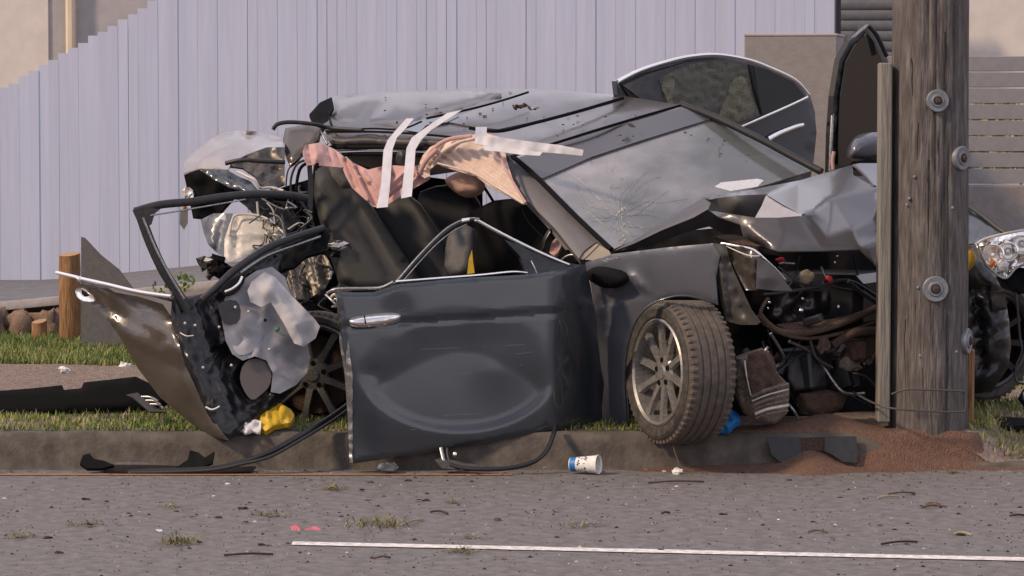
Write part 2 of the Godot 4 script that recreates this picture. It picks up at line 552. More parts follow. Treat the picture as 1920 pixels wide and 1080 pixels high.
# ------------------------------------------------------------------ setting
func grid_mesh(xs: PackedFloat32Array, zs: PackedFloat32Array, h: Callable) -> ArrayMesh:
	var st := SurfaceTool.new()
	st.begin(Mesh.PRIMITIVE_TRIANGLES)
	st.set_smooth_group(1)
	for x in xs:
		for z in zs: st.add_vertex(Vector3(x, h.call(x, z), z))
	var n := zs.size()
	for i in xs.size() - 1:
		for j in n - 1:
			# zs run from near to far
			for k in [i * n + j, i * n + j + 1, (i + 1) * n + j + 1, i * n + j, (i + 1) * n + j + 1, (i + 1) * n + j]: st.add_index(k)
	st.generate_normals()
	return st.commit()

func build_setting() -> void:
	var plate := func(x0, x1, z0, z1, y):
		return grid_mesh(PackedFloat32Array([x0, x1]), PackedFloat32Array([z1, z0]), func(_x, _z): return y)
	setting("ground", plate.call(-400.0, 400.0, -400.0, 400.0, -0.03), M.soil, "bare earth stretching away under the street")
	setting("road", plate.call(-80.0, 80.0, -0.06, 60.0, 0.0), M.asphalt, "grey asphalt road strewn with bits of dirt and debris")
	# kerb: one concrete section along the street
	var st := SurfaceTool.new()
	st.begin(Mesh.PRIMITIVE_TRIANGLES)
	var xs := PackedFloat32Array([-80, -20])
	for i in 200: xs.append(-5.0 + i * 0.05)
	xs.append_array([20, 80])
	var prof := [Vector2(0.015, -0.01), Vector2(0.0, 0.06), Vector2(-0.008, 0.62), Vector2(-0.016, 0.86), Vector2(-0.034, 0.97), Vector2(-0.06, 1.0), Vector2(-0.15, 1.0), Vector2(-0.17, 0.8)]
	st.set_smooth_group(1)
	for i in xs.size() - 1:
		for k in prof.size() - 1:
			var v := []
			for q in [[i, k], [i + 1, k], [i + 1, k + 1], [i, k + 1]]:
				var x := xs[q[0]]
				var p: Vector2 = prof[q[1]]
				var w := 0.006 * bumpy.get_noise_2d(x * 60.0, q[1] * 30.0)
				v.append(Vector3(x, p.y * kerb_height(x) + (w if q[1] > 2 else 0.0), p.x + w))
			for q in [0, 3, 2, 0, 2, 1]: st.add_vertex(v[q])
	st.generate_normals()
	setting("kerb", st.commit(), M.concrete, "stained concrete kerb running along the gutter")
	# verge
	var vx := PackedFloat32Array([-80, -20])
	for i in 180: vx.append(-6.0 + i * 0.07)
	vx.append_array([20, 80])
	var vz := PackedFloat32Array([-0.05])
	for i in 30: vz.append(-0.1 - i * 0.05)
	for i in 40: vz.append(-1.65 - i * 0.12)
	vz.append_array([-8, -12])
	setting("verge", grid_mesh(vx, vz, func(x, z): return verge_height(x, z) - (0.012 if z > -0.14 else 0.0)), M.soil, "bare soil verge between the kerb and the stone edging")
	# raised driveway slab behind the stones
	var sx := PackedFloat32Array([-9, -3.7])
	for i in 20: sx.append(-3.6 + i * 0.2)
	sx.append_array([0.6, 1.0])
	var top := func(x): return 0.385 + 0.10 * clampf(x + 3.3, 0, 2.6)
	var s2 := SurfaceTool.new()
	s2.begin(Mesh.PRIMITIVE_TRIANGLES)
	s2.append_from(grid_mesh(sx, PackedFloat32Array([-5.72, -7.0, -9.3]), func(x, _z): return top.call(x)), 0, Transform3D())
	setting("driveway", s2.commit(), M.slab, "dark grey concrete driveway slab at the foot of the white fence")
	var s3 := SurfaceTool.new()
	s3.begin(Mesh.PRIMITIVE_TRIANGLES)
	for i in sx.size() - 1:
		var a := Vector3(sx[i], top.call(sx[i]) + 0.012, -5.66)
		var b := Vector3(sx[i + 1], top.call(sx[i + 1]) + 0.012, -5.66)
		var up := Vector3(0, 0.05, 0)
		var back := Vector3(0, 0, -0.1)
		for q in [a - up, a, b, a - up, b, b - up, a, a + back, b + back, a, b + back, b]: s3.add_vertex(q)
	s3.generate_normals()
	setting("slab_edge", s3.commit(), M.slab_edge, "pale concrete edge along the front of the driveway slab")

func build_fence() -> void:
	var f := thing("paling_fence", "tall white painted paling fence with a raked stepped top behind the wreck", "fence", Vector3(0, 0.3, -8.5))
	var shapes := []
	for k in 4: shapes.append(boxed(Transform3D(), Vector3(0.0722 - 0.0006 * k, 1.0, 0.016), 0.0))
	for i in range(-4, 84):
		var px := 18.6 * i + 9.3
		var x := (px - 960.0) * 23.5 / FOCAL
		var top := at(px, maxf(172.0 - px * 0.586, -60.0), 23.5).y
		var base := 0.35 + 0.10 * clampf(x + 3.3, 0, 2.6)
		var o := part("paling", shapes[rng.randi() % 4], M.boards[rng.randi() % 4], f)
		var wide_gap: bool = i in [33, 43, 45, 49, 53, 13, 25]
		var h := top - base + rng.randf_range(-0.01, 0.01)
		o.scale = Vector3(0.955 if wide_gap else 1.0, h, 1)
		o.position = Vector3(x + (0.002 if wide_gap else 0.0), base + h / 2, -8.5 + [0.0, 0.0006, -0.0006, 0.0012, -0.0012, 0.0018][i % 6] + (0.003 if i % 7 == 3 else 0.0)) - f.position
		o.rotation.z = rng.randf_range(-0.0012, 0.0012)
	for h in [0.75, 1.35]:
		part("rail", boxed(Transform3D(Basis(), Vector3(-0.8, h, -8.55)), Vector3(6.2, 0.07, 0.045)), M.dark_post, f)
	# backs: rough timber laid behind the joints so that no light leaks
	for i in range(-4, 84):
		var px := 18.6 * (i + 1)
		var x := (px - 960.0) * 23.5 / FOCAL
		var top := at(px - 18.6, maxf(172.0 - (px - 18.6) * 0.586, -60.0), 23.5).y - 0.05
		var o := part("cover_strip", shapes[0], M.dark_post if i in [33, 43, 45, 49, 53, 13, 25, 8, 38, 61, 70] else M.board_back, f)
		var base := 0.35 + 0.10 * clampf(x + 3.3, 0, 2.6)
		o.scale = Vector3(0.4, top - base, 0.5)
		o.position = Vector3(x, (base + top) / 2, -8.519) - f.position

func build_background() -> void:
	# house on the left, seen over the fence
	var h := thing("rendered_house", "pale beige and grey rendered house showing over the low end of the fence", "house", at(150, 400, 29))
	part("wall", boxed(Transform3D(Basis(), at(-60, 200, 29) + Vector3(0, 0, 0)), Vector3(1.46, 6, 0.2)), M.wall_beige, h, "warm beige wall")
	part("side_wall", boxed(Transform3D(Basis(), at(506, 200, 29.02)), Vector3(3.9, 6, 0.2)), M.wall_grey, h, "grey wall")
	part("downpipe", boxed(Transform3D(Basis(), at(133, 200, 28.85)), Vector3(0.075, 6, 0.08), 0.02), M.cream, h, "cream downpipe")
	var g := thing("beige_house", "beige house wall above the slatted fence at the right edge", "house", at(1950, 300, 25))
	part("wall", boxed(Transform3D(Basis(), at(2060, 100, 25)), Vector3(3.2, 5.5, 0.2)), M.wall_beige, g)
	# roller door
	var r := thing("roller_door", "grey ribbed roller door between the fence and the pole", "roller door", at(1640, 500, 24.6))
	for i in 16:
		var c := at(1660, -30 + i * 19.5, 24.6)
		var p := PackedVector3Array()
		for k in 2: p.append(c + Vector3(-0.36 + 0.72 * k, 0, 0))
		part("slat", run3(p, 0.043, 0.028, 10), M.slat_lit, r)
	solo("gate_post", boxed(Transform3D(Basis(), at(1559, 300, 23.6)), Vector3(0.115, 3.4, 0.1)), M.dark_post, "dark steel post at the right end of the white fence", "post")
	# meter pillar
	var y0 := 0.15
	var top := at(1480, 67, 19.6).y
	var b := Basis(Vector3.UP, -0.18)
	var p := thing("masonry_pillar", "tall grey rendered masonry pillar behind the open rear car door", "pillar", Vector3(at(1485, 300, 19.9).x, y0, -4.9))
	part("shaft", boxed(Transform3D(b, Vector3(at(1489, 300, 19.9).x, (y0 + top) / 2, -4.9)), Vector3(0.555, top - y0, 0.52), 0.006), M.render_grey, p)
	part("cap", boxed(Transform3D(b, Vector3(at(1489, 300, 19.9).x, top + 0.006, -4.9)), Vector3(0.562, 0.014, 0.527), 0.003), M.render_light, p)
	# slatted fence and its base wall
	var s := thing("slatted_fence", "grey aluminium slatted fence to the right of the pole", "fence", at(1900, 345, 20.5))
	for i in 8:
		var c := at(1880, 119.5 + i * 30.1, 20.5)
		part("slat", boxed(Transform3D(Basis(), c), Vector3(1.9, 0.093, 0.018), 0.003), M.slat, s)
	for x in [1700, 2010]:
		part("post", boxed(Transform3D(Basis(), at(x, 235, 20.56)), Vector3(0.06, 0.85, 0.05)), M.slat, s)
	var ty := at(1900, 347, 20.5).y
	solo("base_wall", boxed(Transform3D(Basis(), Vector3(at(1840, 400, 20.5).x, ty / 2, -5.5)), Vector3(2.3, ty, 0.2), 0.006), M.render_grey, "low grey rendered wall under the slatted fence", "wall")
	var hedge := SurfaceTool.new()
	hedge.begin(Mesh.PRIMITIVE_TRIANGLES)
	for k in 1500:
		var c := at(rng.randf_range(1790, 2010), rng.randf_range(195, 340), rng.randf_range(21.3, 21.9))
		var u := Vector3(rng.randf_range(-1, 1), rng.randf_range(-1, 1), rng.randf_range(-1, 1)).normalized() * 0.03
		var v := u.cross(Vector3(rng.randf_range(-1, 1), rng.randf_range(-1, 1), rng.randf_range(-1, 1))).normalized() * 0.02
		hedge.set_color(Color(.16, .17, .04) * rng.randf_range(0.6, 1.6))
		for q in [c - u, c + v, c + u, c - u, c + u, c - v]: hedge.add_vertex(q)
	hedge.generate_normals()
	solo("hedge", hedge.commit(), M.blade, "yellow green hedge glimpsed between the fence slats", "hedge", "", "stuff")

func build_stones() -> void:
	var w := thing("stone_edging", "low edging of rough brown stones at the foot of the driveway", "stone wall", Vector3(-3.4, 0.18, -5.5))
	var x := -3.75
	var k := 0
	while x < -1.4:
		var wide := rng.randf_range(0.16, 0.3)
		var c := Vector3(x + wide / 2, 0.255, -5.58 + rng.randf_range(-0.02, 0.02))
		part("stone", lump(c, Vector3(wide * 0.6, 0.135 + rng.randf_range(-0.015, 0.01), 0.1), k * 1.37, 0.55, 16), M.stone[rng.randi() % 3], w)
		x += wide
		k += 1
	# cut timber posts
	for q in [[131, 477, 645, 20, 0.068, "tall orange brown timber post with a sawn top beside the grey board"], [74, 603, 648, 14, 0.048, "short orange timber peg among the edging stones"]]:
		var a := at(q[0], q[2], 20.2)
		var b := at(q[0], q[1], 20.2)
		var t := thing("timber_post", q[5], "post", a)
		var st := SurfaceTool.new()
		st.begin(Mesh.PRIMITIVE_TRIANGLES)
		var rings := []
		for i in 7:
			var c := a.lerp(b, i / 6.0) - (Vector3(0, 0.06, 0) if i == 0 else Vector3.ZERO)
			var ring := PackedVector3Array()
			for j in 14:
				var an := TAU * j / 14.0
				var r: float = q[4] * (1.0 + 0.22 * bumpy.get_noise_3d(cos(an) * 50, i * 16.0, sin(an) * 50)) * (1.06 - 0.02 * i)
				ring.append(c + Vector3(cos(an) * r, 0.012 * cos(an + 1.0) if i == 6 else 0.0, sin(an) * r))
			rings.append(ring)
		st.set_smooth_group(1)
		for i in 6:
			for j in 14:
				var n := (j + 1) % 14
				for v in [rings[i][j], rings[i][n], rings[i + 1][n], rings[i][j], rings[i + 1][n], rings[i + 1][j]]: st.add_vertex(v)
		st.generate_normals()
		part("shaft", st.commit(), M.stump, t)
		var s2 := SurfaceTool.new()
		s2.begin(Mesh.PRIMITIVE_TRIANGLES)
		for j in range(14):
			for v in [b + Vector3(0, 0.003, 0), rings[6][j] + Vector3(0, 0.002, 0), rings[6][(j + 1) % 14] + Vector3(0, 0.002, 0)]: s2.add_vertex(v)
		s2.generate_normals()
		part("sawn_top", s2.commit(), M.stump_top, t)

func build_sand() -> void:
	var xs := PackedFloat32Array()
	for i in 150: xs.append(0.5 + i * 0.0145)
	var zs := PackedFloat32Array()
	for i in 70: zs.append(0.36 - i * 0.0135)
	var bed := func(x, z):
		if z > 0.012: return 0.0
		if z > -0.05: return lerpf(kerb_height(x) * smoothstep(0.012, -0.03, z), verge_height(x, minf(z, -0.001)), smoothstep(1.45, 1.8, x))
		return verge_height(x, minf(z, -0.05))
	var h := func(x, z):
		var b: float = bed.call(x, z)
		var s := -0.016
		s += 0.062 * exp(-pow((x - 1.47) / 0.17, 2) - pow((z + 0.27) / 0.2, 2))
		s += 0.035 * exp(-pow((x - 1.2) / 0.3, 2) - pow((z + 0.14) / 0.16, 2))
		s += 0.024 * exp(-pow((x - 1.9) / 0.2, 2) - pow((z + 0.12) / 0.2, 2))
		s += 0.008 * bumpy.get_noise_2d(x * 90, z * 90) + 0.004 * bumpy.get_noise_2d(x * 400, z * 400)
		if z > -0.055:
			var toe := 0.10 * exp(-pow((x - 1.37) / 0.13, 2)) + 0.034 * exp(-pow((x - 1.1) / 0.22, 2)) + 0.03 * exp(-pow((x - 1.7) / 0.2, 2)) + 0.02 * exp(-pow((x - 0.75) / 0.2, 2))
			var y := toe * clampf(1.0 - maxf(z, 0.0) / (0.1 + toe * 1.2), 0, 1) - 0.006
			y += 0.005 * bumpy.get_noise_2d(x * 200, z * 200)
			return maxf(y, b + s - 0.03 * smoothstep(-0.055, -0.035, z) * (1.0 - smoothstep(1.45, 1.8, x)))
		return b + s
	solo("sand_heap", grid_mesh(xs, zs, h), M.sand, "heap of reddish brown sand spilling over the kerb at the foot of the pole", "sand", "", "stuff")

func blade_field(called: String, label: String, count: int, place: Callable, tall: float) -> void:
	var st := SurfaceTool.new()
	st.begin(Mesh.PRIMITIVE_TRIANGLES)
	st.set_color(Color.WHITE)
	var w := 0.0022
	var a := [Vector3(-w, 0, 0), Vector3(w, 0, 0), Vector3(-w * 0.7, 0.55, 0.12), Vector3(w * 0.7, 0.55, 0.12), Vector3(0, 1.0, 0.42)]
	for k in [0, 2, 1, 1, 2, 3, 2, 4, 3]: st.add_vertex(a[k])
	st.generate_normals()
	var mm := MultiMesh.new()
	mm.transform_format = MultiMesh.TRANSFORM_3D
	mm.use_colors = true
	mm.mesh = st.commit()
	var list := []
	for i in count:
		var p = place.call()
		if p == null: continue
		list.append(p)
	mm.instance_count = list.size()
	for i in list.size():
		var p: Vector3 = list[i]
		var h := tall * rng.randf_range(0.45, 1.3)
		var b := Basis(Vector3.UP, rng.randf() * TAU) * Basis(Vector3.RIGHT, rng.randf_range(-0.2, 0.7))
		mm.set_instance_transform(i, Transform3D(b.scaled(Vector3(1, 1, 1)) * Basis.from_scale(Vector3(1.0 + rng.randf(), h, h)), p))
		var t := clampf(bumpy.get_noise_2d(p.x * 70, p.z * 70) + rng.randf_range(-0.35, 0.5), 0, 1)
		var c := Color(.10, .155, .025).lerp(Color(.31, .285, .08), t) * rng.randf_range(0.75, 1.25)
		if rng.randf() < 0.12: c = Color(.38, .30, .17)
		mm.set_instance_color(i, c)
	var o := MultiMeshInstance3D.new()
	o.name = numbered(called)
	o.multimesh = mm
	o.material_override = M.blade
	add_child(o, true)
	tag(o, label, "grass", "", "stuff")

func build_grass() -> void:
	blade_field("verge_grass", "short green and straw coloured grass along the top of the kerb", 26000, func():
		var x := rng.randf_range(-3.3, 1.0)
		var z := -0.09 - pow(rng.randf(), 1.2) * 1.35
		var keep := 0.55 + 0.9 * bumpy.get_noise_2d(x * 45, z * 45 + 200) - 0.35 * smoothstep(-1.0, 0.2, x)
		if rng.randf() > keep + 0.25: return null
		return Vector3(x, verge_height(x, z) - 0.004, z), 0.036)
	blade_field("lawn_grass", "strip of greener grass in front of the edging stones", 30000, func():
		var x := rng.randf_range(-3.6, -1.2)
		var z := rng.randf_range(-5.5, -3.3)
		var edge := -3.6 + 0.35 * bumpy.get_noise_2d(x * 40, 5)
		if z > edge: return null
		return Vector3(x, verge_height(x, z) - 0.004, z), 0.05)
	blade_field("pole_grass", "tuft of fresh green grass at the right foot of the pole", 3800, func():
		var x := rng.randf_range(2.12, 2.75)
		var z := rng.randf_range(-1.6, -0.12)
		if rng.randf() > 0.55 + bumpy.get_noise_2d(x * 60, z * 60): return null
		return Vector3(x, verge_height(x, z) - 0.004, z), 0.045)
	blade_field("far_grass", "grass against the grey wall at the right edge", 5000, func():
		var x := rng.randf_range(2.2, 4.2)
		var z := rng.randf_range(-5.3, -2.0)
		return Vector3(x, verge_height(x, z) - 0.004, z), 0.07)

# ------------------------------------------------------------------ pole
func build_pole() -> void:
	var base := Vector3(at(1740, 800, 15.25).x, 0.1, -0.25)
	var p := thing("power_pole", "weathered grey timber power pole with round steel washers", "power pole", base)
	var st := SurfaceTool.new()
	st.begin(Mesh.PRIMITIVE_TRIANGLES)
	st.set_smooth_group(1)
	var seg := 120
	var rows := 44
	var get := func(i: int, j: int):
		var y := 0.02 + i * 0.09
		var an := TAU * (j % seg) / seg
		var r := 0.184 - 0.0045 * y
		var groove := bumpy.get_noise_3d(cos(an) * 130, y * 14.0, sin(an) * 130)
		r += 0.0022 * groove
		var c := bumpy.get_noise_3d(cos(an) * 330 + 70, y * 7.0, sin(an) * 330)
		if c > 0.3: r -= minf((c - 0.3) * 0.12, 0.014)
		r += 0.006 * bumpy.get_noise_3d(cos(an) * 20, y * 22, sin(an) * 20)
		return base + Vector3(cos(an) * r, y, sin(an) * r)
	for i in rows:
		for j in seg:
			var q := [get.call(i, j), get.call(i, j + 1), get.call(i + 1, j + 1), get.call(i + 1, j)]
			for k in [0, 1, 2, 0, 2, 3]: st.add_vertex(q[k])
	st.generate_normals()
	part("shaft", st.commit(), M.pole_wood, p)
	# timber board strapped to the left side and a narrower one behind on the right
	part("side_board", boxed(Transform3D(Basis(), (at(1657, 118, 15.2) + at(1657, 790, 15.2)) / 2), Vector3(0.056, (at(1657, 118, 15.2).y - at(1657, 790, 15.2).y), 0.12), 0.006), M.board_wood, p, "pale weathered board fixed to the left side of the pole")
	part("side_board", boxed(Transform3D(Basis(Vector3.UP, -0.2), (at(1817, 655, 15.3) + at(1817, 800, 15.3)) / 2), Vector3(0.045, (at(1817, 655, 15.3).y - at(1817, 800, 15.3).y), 0.08), 0.006), M.stump, p, "short brown board on the right side of the pole")
	for q in [[1755, 189, 0.052, 0.0], [1751, 542, 0.06, 0.0], [1802, 297, 0.056, 1.15], [1816, 643, 0.06, 1.2]]:
		var side: float = q[3]
		var sn: float = clampf((at(q[0], q[1], 15.12).x - base.x) / 0.182, -1.0, 0.95)
		var n := Vector3(sn, 0, sqrt(1.0 - sn * sn))
		if side == 0.0: n = Vector3(sn, 0, sqrt(1.0 - sn * sn))
		var c := Vector3(base.x, at(q[0], q[1], 15.07).y, base.z) + n * 0.184
		var b := Basis(n.cross(Vector3.UP).normalized(), n, Vector3.UP)
		var r: float = q[2]
		var w := part("washer", spun(PackedVector2Array([Vector2(r, -0.02), Vector2(r, 0.006), Vector2(r * 0.93, 0.011), Vector2(r * 0.6, 0.009), Vector2(r * 0.52, 0.016), Vector2(r * 0.4, 0.016), Vector2(r * 0.36, 0.004), Vector2(0, 0.002)]), 36, null, Transform3D(b, c)), M.galvanised, p)
		part("bolt", spun(PackedVector2Array([Vector2(r * 0.3, 0.0), Vector2(r * 0.3, 0.02), Vector2(r * 0.2, 0.026), Vector2(0, 0.026)]), 6, null, Transform3D(b, c)), M.rust, w)
	for q in [[1707, 373], [1703, 385], [1787, 390], [1726, 668], [1795, 661], [1716, 332], [1722, 540]]:
		var c := Vector3(0, 0, 0)
		var y := at(q[0], q[1], 15.07).y
		var x := at(q[0], q[1], 15.07).x
		var z := sqrt(maxf(0.0, 0.181 * 0.181 - pow(x - base.x, 2)))
		c = Vector3(x, y, base.z + z)
		part("nail_head", lump(c, Vector3(0.008, 0.009, 0.007), q[0], 0.2, 8), M.galvanised, p)
	for q in [[1682, 40, 330], [1703, 0, 75], [1690, 430, 560], [1722, 230, 300], [1748, 0, 120], [1772, 60, 160], [1741, 300, 470], [1765, 380, 520], [1785, 150, 380], [1718, 570, 700], [1750, 600, 790], [1776, 590, 720], [1700, 600, 780], [1732, 690, 790], [1793, 420, 560], [1712, 110, 180], [1758, 260, 330]]:
		var cp := PackedVector3Array()
		var n := 3 + int((q[2] - q[1]) / 25)
		for k in n:
			var f := float(k) / (n - 1)
			var w := at(q[0] + 4.0 * bumpy.get_noise_2d(q[0] * 9.0, f * 60.0), lerpf(q[1], q[2], f), 15.07)
			var dx := clampf(w.x - base.x, -0.17, 0.17)
			var rr := 0.183 - 0.0045 * (w.y - 0.1)
			cp.append(Vector3(base.x + dx, w.y, base.z + sqrt(rr * rr - dx * dx) - 0.0005))
		part("crack", run3(curve(cp, 3), 0.0028, 0.002, 6, null, 0.4), M.pole_crack, p)
	# bent wire round the foot
	var wp := PackedVector3Array()
	for q in [[1600, 735, 15.35], [1630, 752, 15.1], [1668, 765, 14.98], [1740, 771, 14.97], [1803, 772, 15.0], [1811, 762, 15.0], [1808, 738, 15.0], [1797, 733, 14.99], [1740, 731, 14.97], [1700, 730, 14.98], [1672, 739, 15.02]]:
		wp.append(at(q[0], q[1], q[2]))
	part("wire_loop", run3(curve(wp, 6), 0.005, 0.005, 8), M.trim_grey, p, "thin bent steel wire looped round the foot of the pole")

# ------------------------------------------------------------------ car
func wheel(parent: Node3D, c: Vector3, axis: Vector3, r: float, rim: float, width: float, spokes: int, spin: float, alloy: Material, label: String) -> void:
	axis = axis.normalized()
	var side := Vector3.UP.cross(axis).normalized()
	var b := Basis(side, axis, side.cross(axis))
	var x := Transform3D(b, c)
	# c is the middle of the outer face
	var tyre_st := SurfaceTool.new()
	tyre_st.begin(Mesh.PRIMITIVE_TRIANGLES)
	var prof := PackedVector2Array([Vector2(rim, -0.006), Vector2(rim + 0.012, 0.004), Vector2((rim + r) * 0.5, 0.010), Vector2(r - 0.02, 0.0), Vector2(r - 0.006, -0.016), Vector2(r, -0.036)])
	var grooves := 4
	var tread := width - 0.072
	for k in grooves:
		var y := -0.036 - tread * (k + 0.6) / (grooves + 0.2)
		prof.append_array([Vector2(r + 0.002, y + 0.006), Vector2(r - 0.004, y + 0.004), Vector2(r - 0.004, y - 0.004), Vector2(r + 0.002, y - 0.006)])
	prof.append_array([Vector2(r, -width + 0.036), Vector2(r - 0.006, -width + 0.016), Vector2(r - 0.02, -width), Vector2((rim + r) * 0.5, -width - 0.008), Vector2(rim, -width + 0.004)])
	prof.reverse()
	spun(prof, 64, tyre_st, x)
	# shoulder blocks
	for k in 60:
		var an := TAU * k / 60.0
		for s in [-0.022, -width + 0.022]:
			var bb := b * Basis(Vector3.UP, -an)
			block(tyre_st, Transform3D(bb, x * Vector3(cos(an) * (r - 0.0095), s, sin(an) * (r - 0.0095))), Vector3(0.022, 0.034, 0.0185), 0.004)
	tyre_st.generate_normals()
	var w := part("wheel", tyre_st.commit(), M.rubber, parent, label)
	part("sidewall", spun(PackedVector2Array([Vector2(r - 0.022, 0.004), Vector2((rim + r) * 0.5 + 0.006, 0.0125), Vector2(rim + 0.014, 0.0075), Vector2(rim + 0.006, 0.0)]), 56, null, x), M.rubber_dark, w)
	var rim_st := SurfaceTool.new()
	rim_st.begin(Mesh.PRIMITIVE_TRIANGLES)
	var rp := PackedVector2Array([Vector2(rim + 0.004, 0.002), Vector2(rim - 0.004, 0.008), Vector2(rim - 0.016, 0.0), Vector2(rim - 0.022, -0.05), Vector2(rim - 0.05, -width * 0.75), Vector2(rim - 0.01, -width + 0.01)])
	rp.reverse()
	spun(rp, 56, rim_st, x)
	rim_st.generate_normals()
	part("rim", rim_st.commit(), alloy, w)
	for k in spokes:
		var an := spin + TAU * k / spokes
		var pts := PackedVector3Array()
		for q in [[0.03, -0.032], [0.08, -0.024], [rim * 0.62, -0.016], [rim - 0.012, -0.012]]:
			pts.append(x * Vector3(cos(an) * q[0], q[1], sin(an) * q[0]))
		var sp := SurfaceTool.new()
		sp.begin(Mesh.PRIMITIVE_TRIANGLES)
		# flat tapering bar lying across the wheel
		var across := b * Vector3(-sin(an), 0, cos(an))
		sp.set_smooth_group(-1)
		for i in 3:
			var wi := [0.026, 0.02, 0.017, 0.023]
			var quad := []
			for e in [i, i + 1]:
				for s in [-1, 1]:
					for t in [0, 1]: quad.append(pts[e] + across * wi[e] * s * (0.75 if t == 0 else 1.0) - axis * 0.02 * t)
			# 0 left top,1 left low,2 right top,3 right low then next
			for q in [[0, 4, 6, 2], [1, 5, 4, 0], [2, 6, 7, 3], [3, 7, 5, 1]]:
				for v in [0, 2, 1, 0, 3, 2]: sp.add_vertex(quad[q[v]])
		sp.generate_normals()
		part("spoke", sp.commit(), alloy, w)
	var hub_st := SurfaceTool.new()
	hub_st.begin(Mesh.PRIMITIVE_TRIANGLES)
	var hp := PackedVector2Array([Vector2(0.085, -0.07), Vector2(0.08, -0.036), Vector2(0.07, -0.026), Vector2(0.034, -0.022), Vector2(0.03, -0.016), Vector2(0, -0.014)])
	spun(hp, 30, hub_st, x)
	hub_st.generate_normals()
	part("hub", hub_st.commit(), alloy, w)
	var nut_st := SurfaceTool.new()
	nut_st.begin(Mesh.PRIMITIVE_TRIANGLES)
	for k in 5:
		var an := spin + TAU * (k + 0.5) / 5
		spun(PackedVector2Array([Vector2(0.013, -0.03), Vector2(0.013, -0.02), Vector2(0.006, -0.018), Vector2(0.005, -0.024), Vector2(0, -0.024)]), 8, nut_st, x * Transform3D(Basis(), Vector3(cos(an) * 0.056, 0, sin(an) * 0.056)))
	nut_st.generate_normals()
	part("wheel_nut", nut_st.commit(), M.black, w)
	part("brake_disc", spun(PackedVector2Array([Vector2(rim * 0.78, -0.11), Vector2(rim * 0.78, -0.095), Vector2(0.08, -0.09), Vector2(0.0, -0.085)]), 40, null, x), M.rust, w)
	part("wheel_well", spun(PackedVector2Array([Vector2(rim - 0.02, -width + 0.02), Vector2(0, -width + 0.03)]), 30, null, x), M.black, w)

func build_car() -> void:
	var car := thing("crashed_car", "crushed charcoal saloon car wrapped around the pole with its doors torn open", "car", at(1200, 800, 15.6))
	# --- body core: floor, sill, firewall and tunnel, leaning towards the road
	var fwd := Vector3(0.70, 0.0, 0.714).normalized()
	var left := Vector3(0.70, 0.25, -0.68).normalized()
	var body := Basis(fwd, fwd.cross(-left).normalized(), -left)
	var hinge := at(1112, 770, 15.5)
	part("floor_pan", boxed(Transform3D(body, hinge - fwd * 0.85 + left * 0.75), Vector3(1.75, 0.05, 1.4), 0.01), M.black, car)
	part("firewall", boxed(Transform3D(body, hinge + fwd * 0.12 + left * 0.75 + Vector3(0, 0.33, 0)), Vector3(0.08, 0.6, 1.35), 0.01), M.black, car)
	part("sill", boxed(Transform3D(body, hinge - fwd * 0.75 + left * 0.1), Vector3(1.5, 0.14, 0.14), 0.03), M.paint, car)
	build_roof(car)
	build_nose(car)
	build_front_door(car)
	build_cabin(car)
	build_rear_door(car)
	build_tail(car)
	build_far_side(car)
	part("arch_lip", run([1177, 796, 15.3, 1172, 715, 15.2, 1177, 655, 15.1, 1191, 607, 14.98, 1214, 577, 14.9, 1246, 560, 14.86, 1288, 555, 14.84, 1338, 568, 14.9], 0.0045, 0.02, 8), M.paint, car)
	wheel(car, at(1233, 698, 14.93), Vector3(-0.905, 0.03, 0.425), 0.328, 0.243, 0.235, 10, 0.2, M.alloy, "muddy front wheel turned outward with an alloy rim")
	wheel(car, at(584, 703, 15.5), Vector3(-0.12, 0.05, 1.0), 0.30, 0.24, 0.2, 9, 0.35, M.alloy_dull, "dull rear wheel half hidden behind the torn rear door")
	wheel(car, at(1858, 640, 16.2), Vector3(0.5, -0.1, 0.85), 0.31, 0.24, 0.22, 10, 0.1, M.black_gloss, "black front wheel on the far side of the pole")

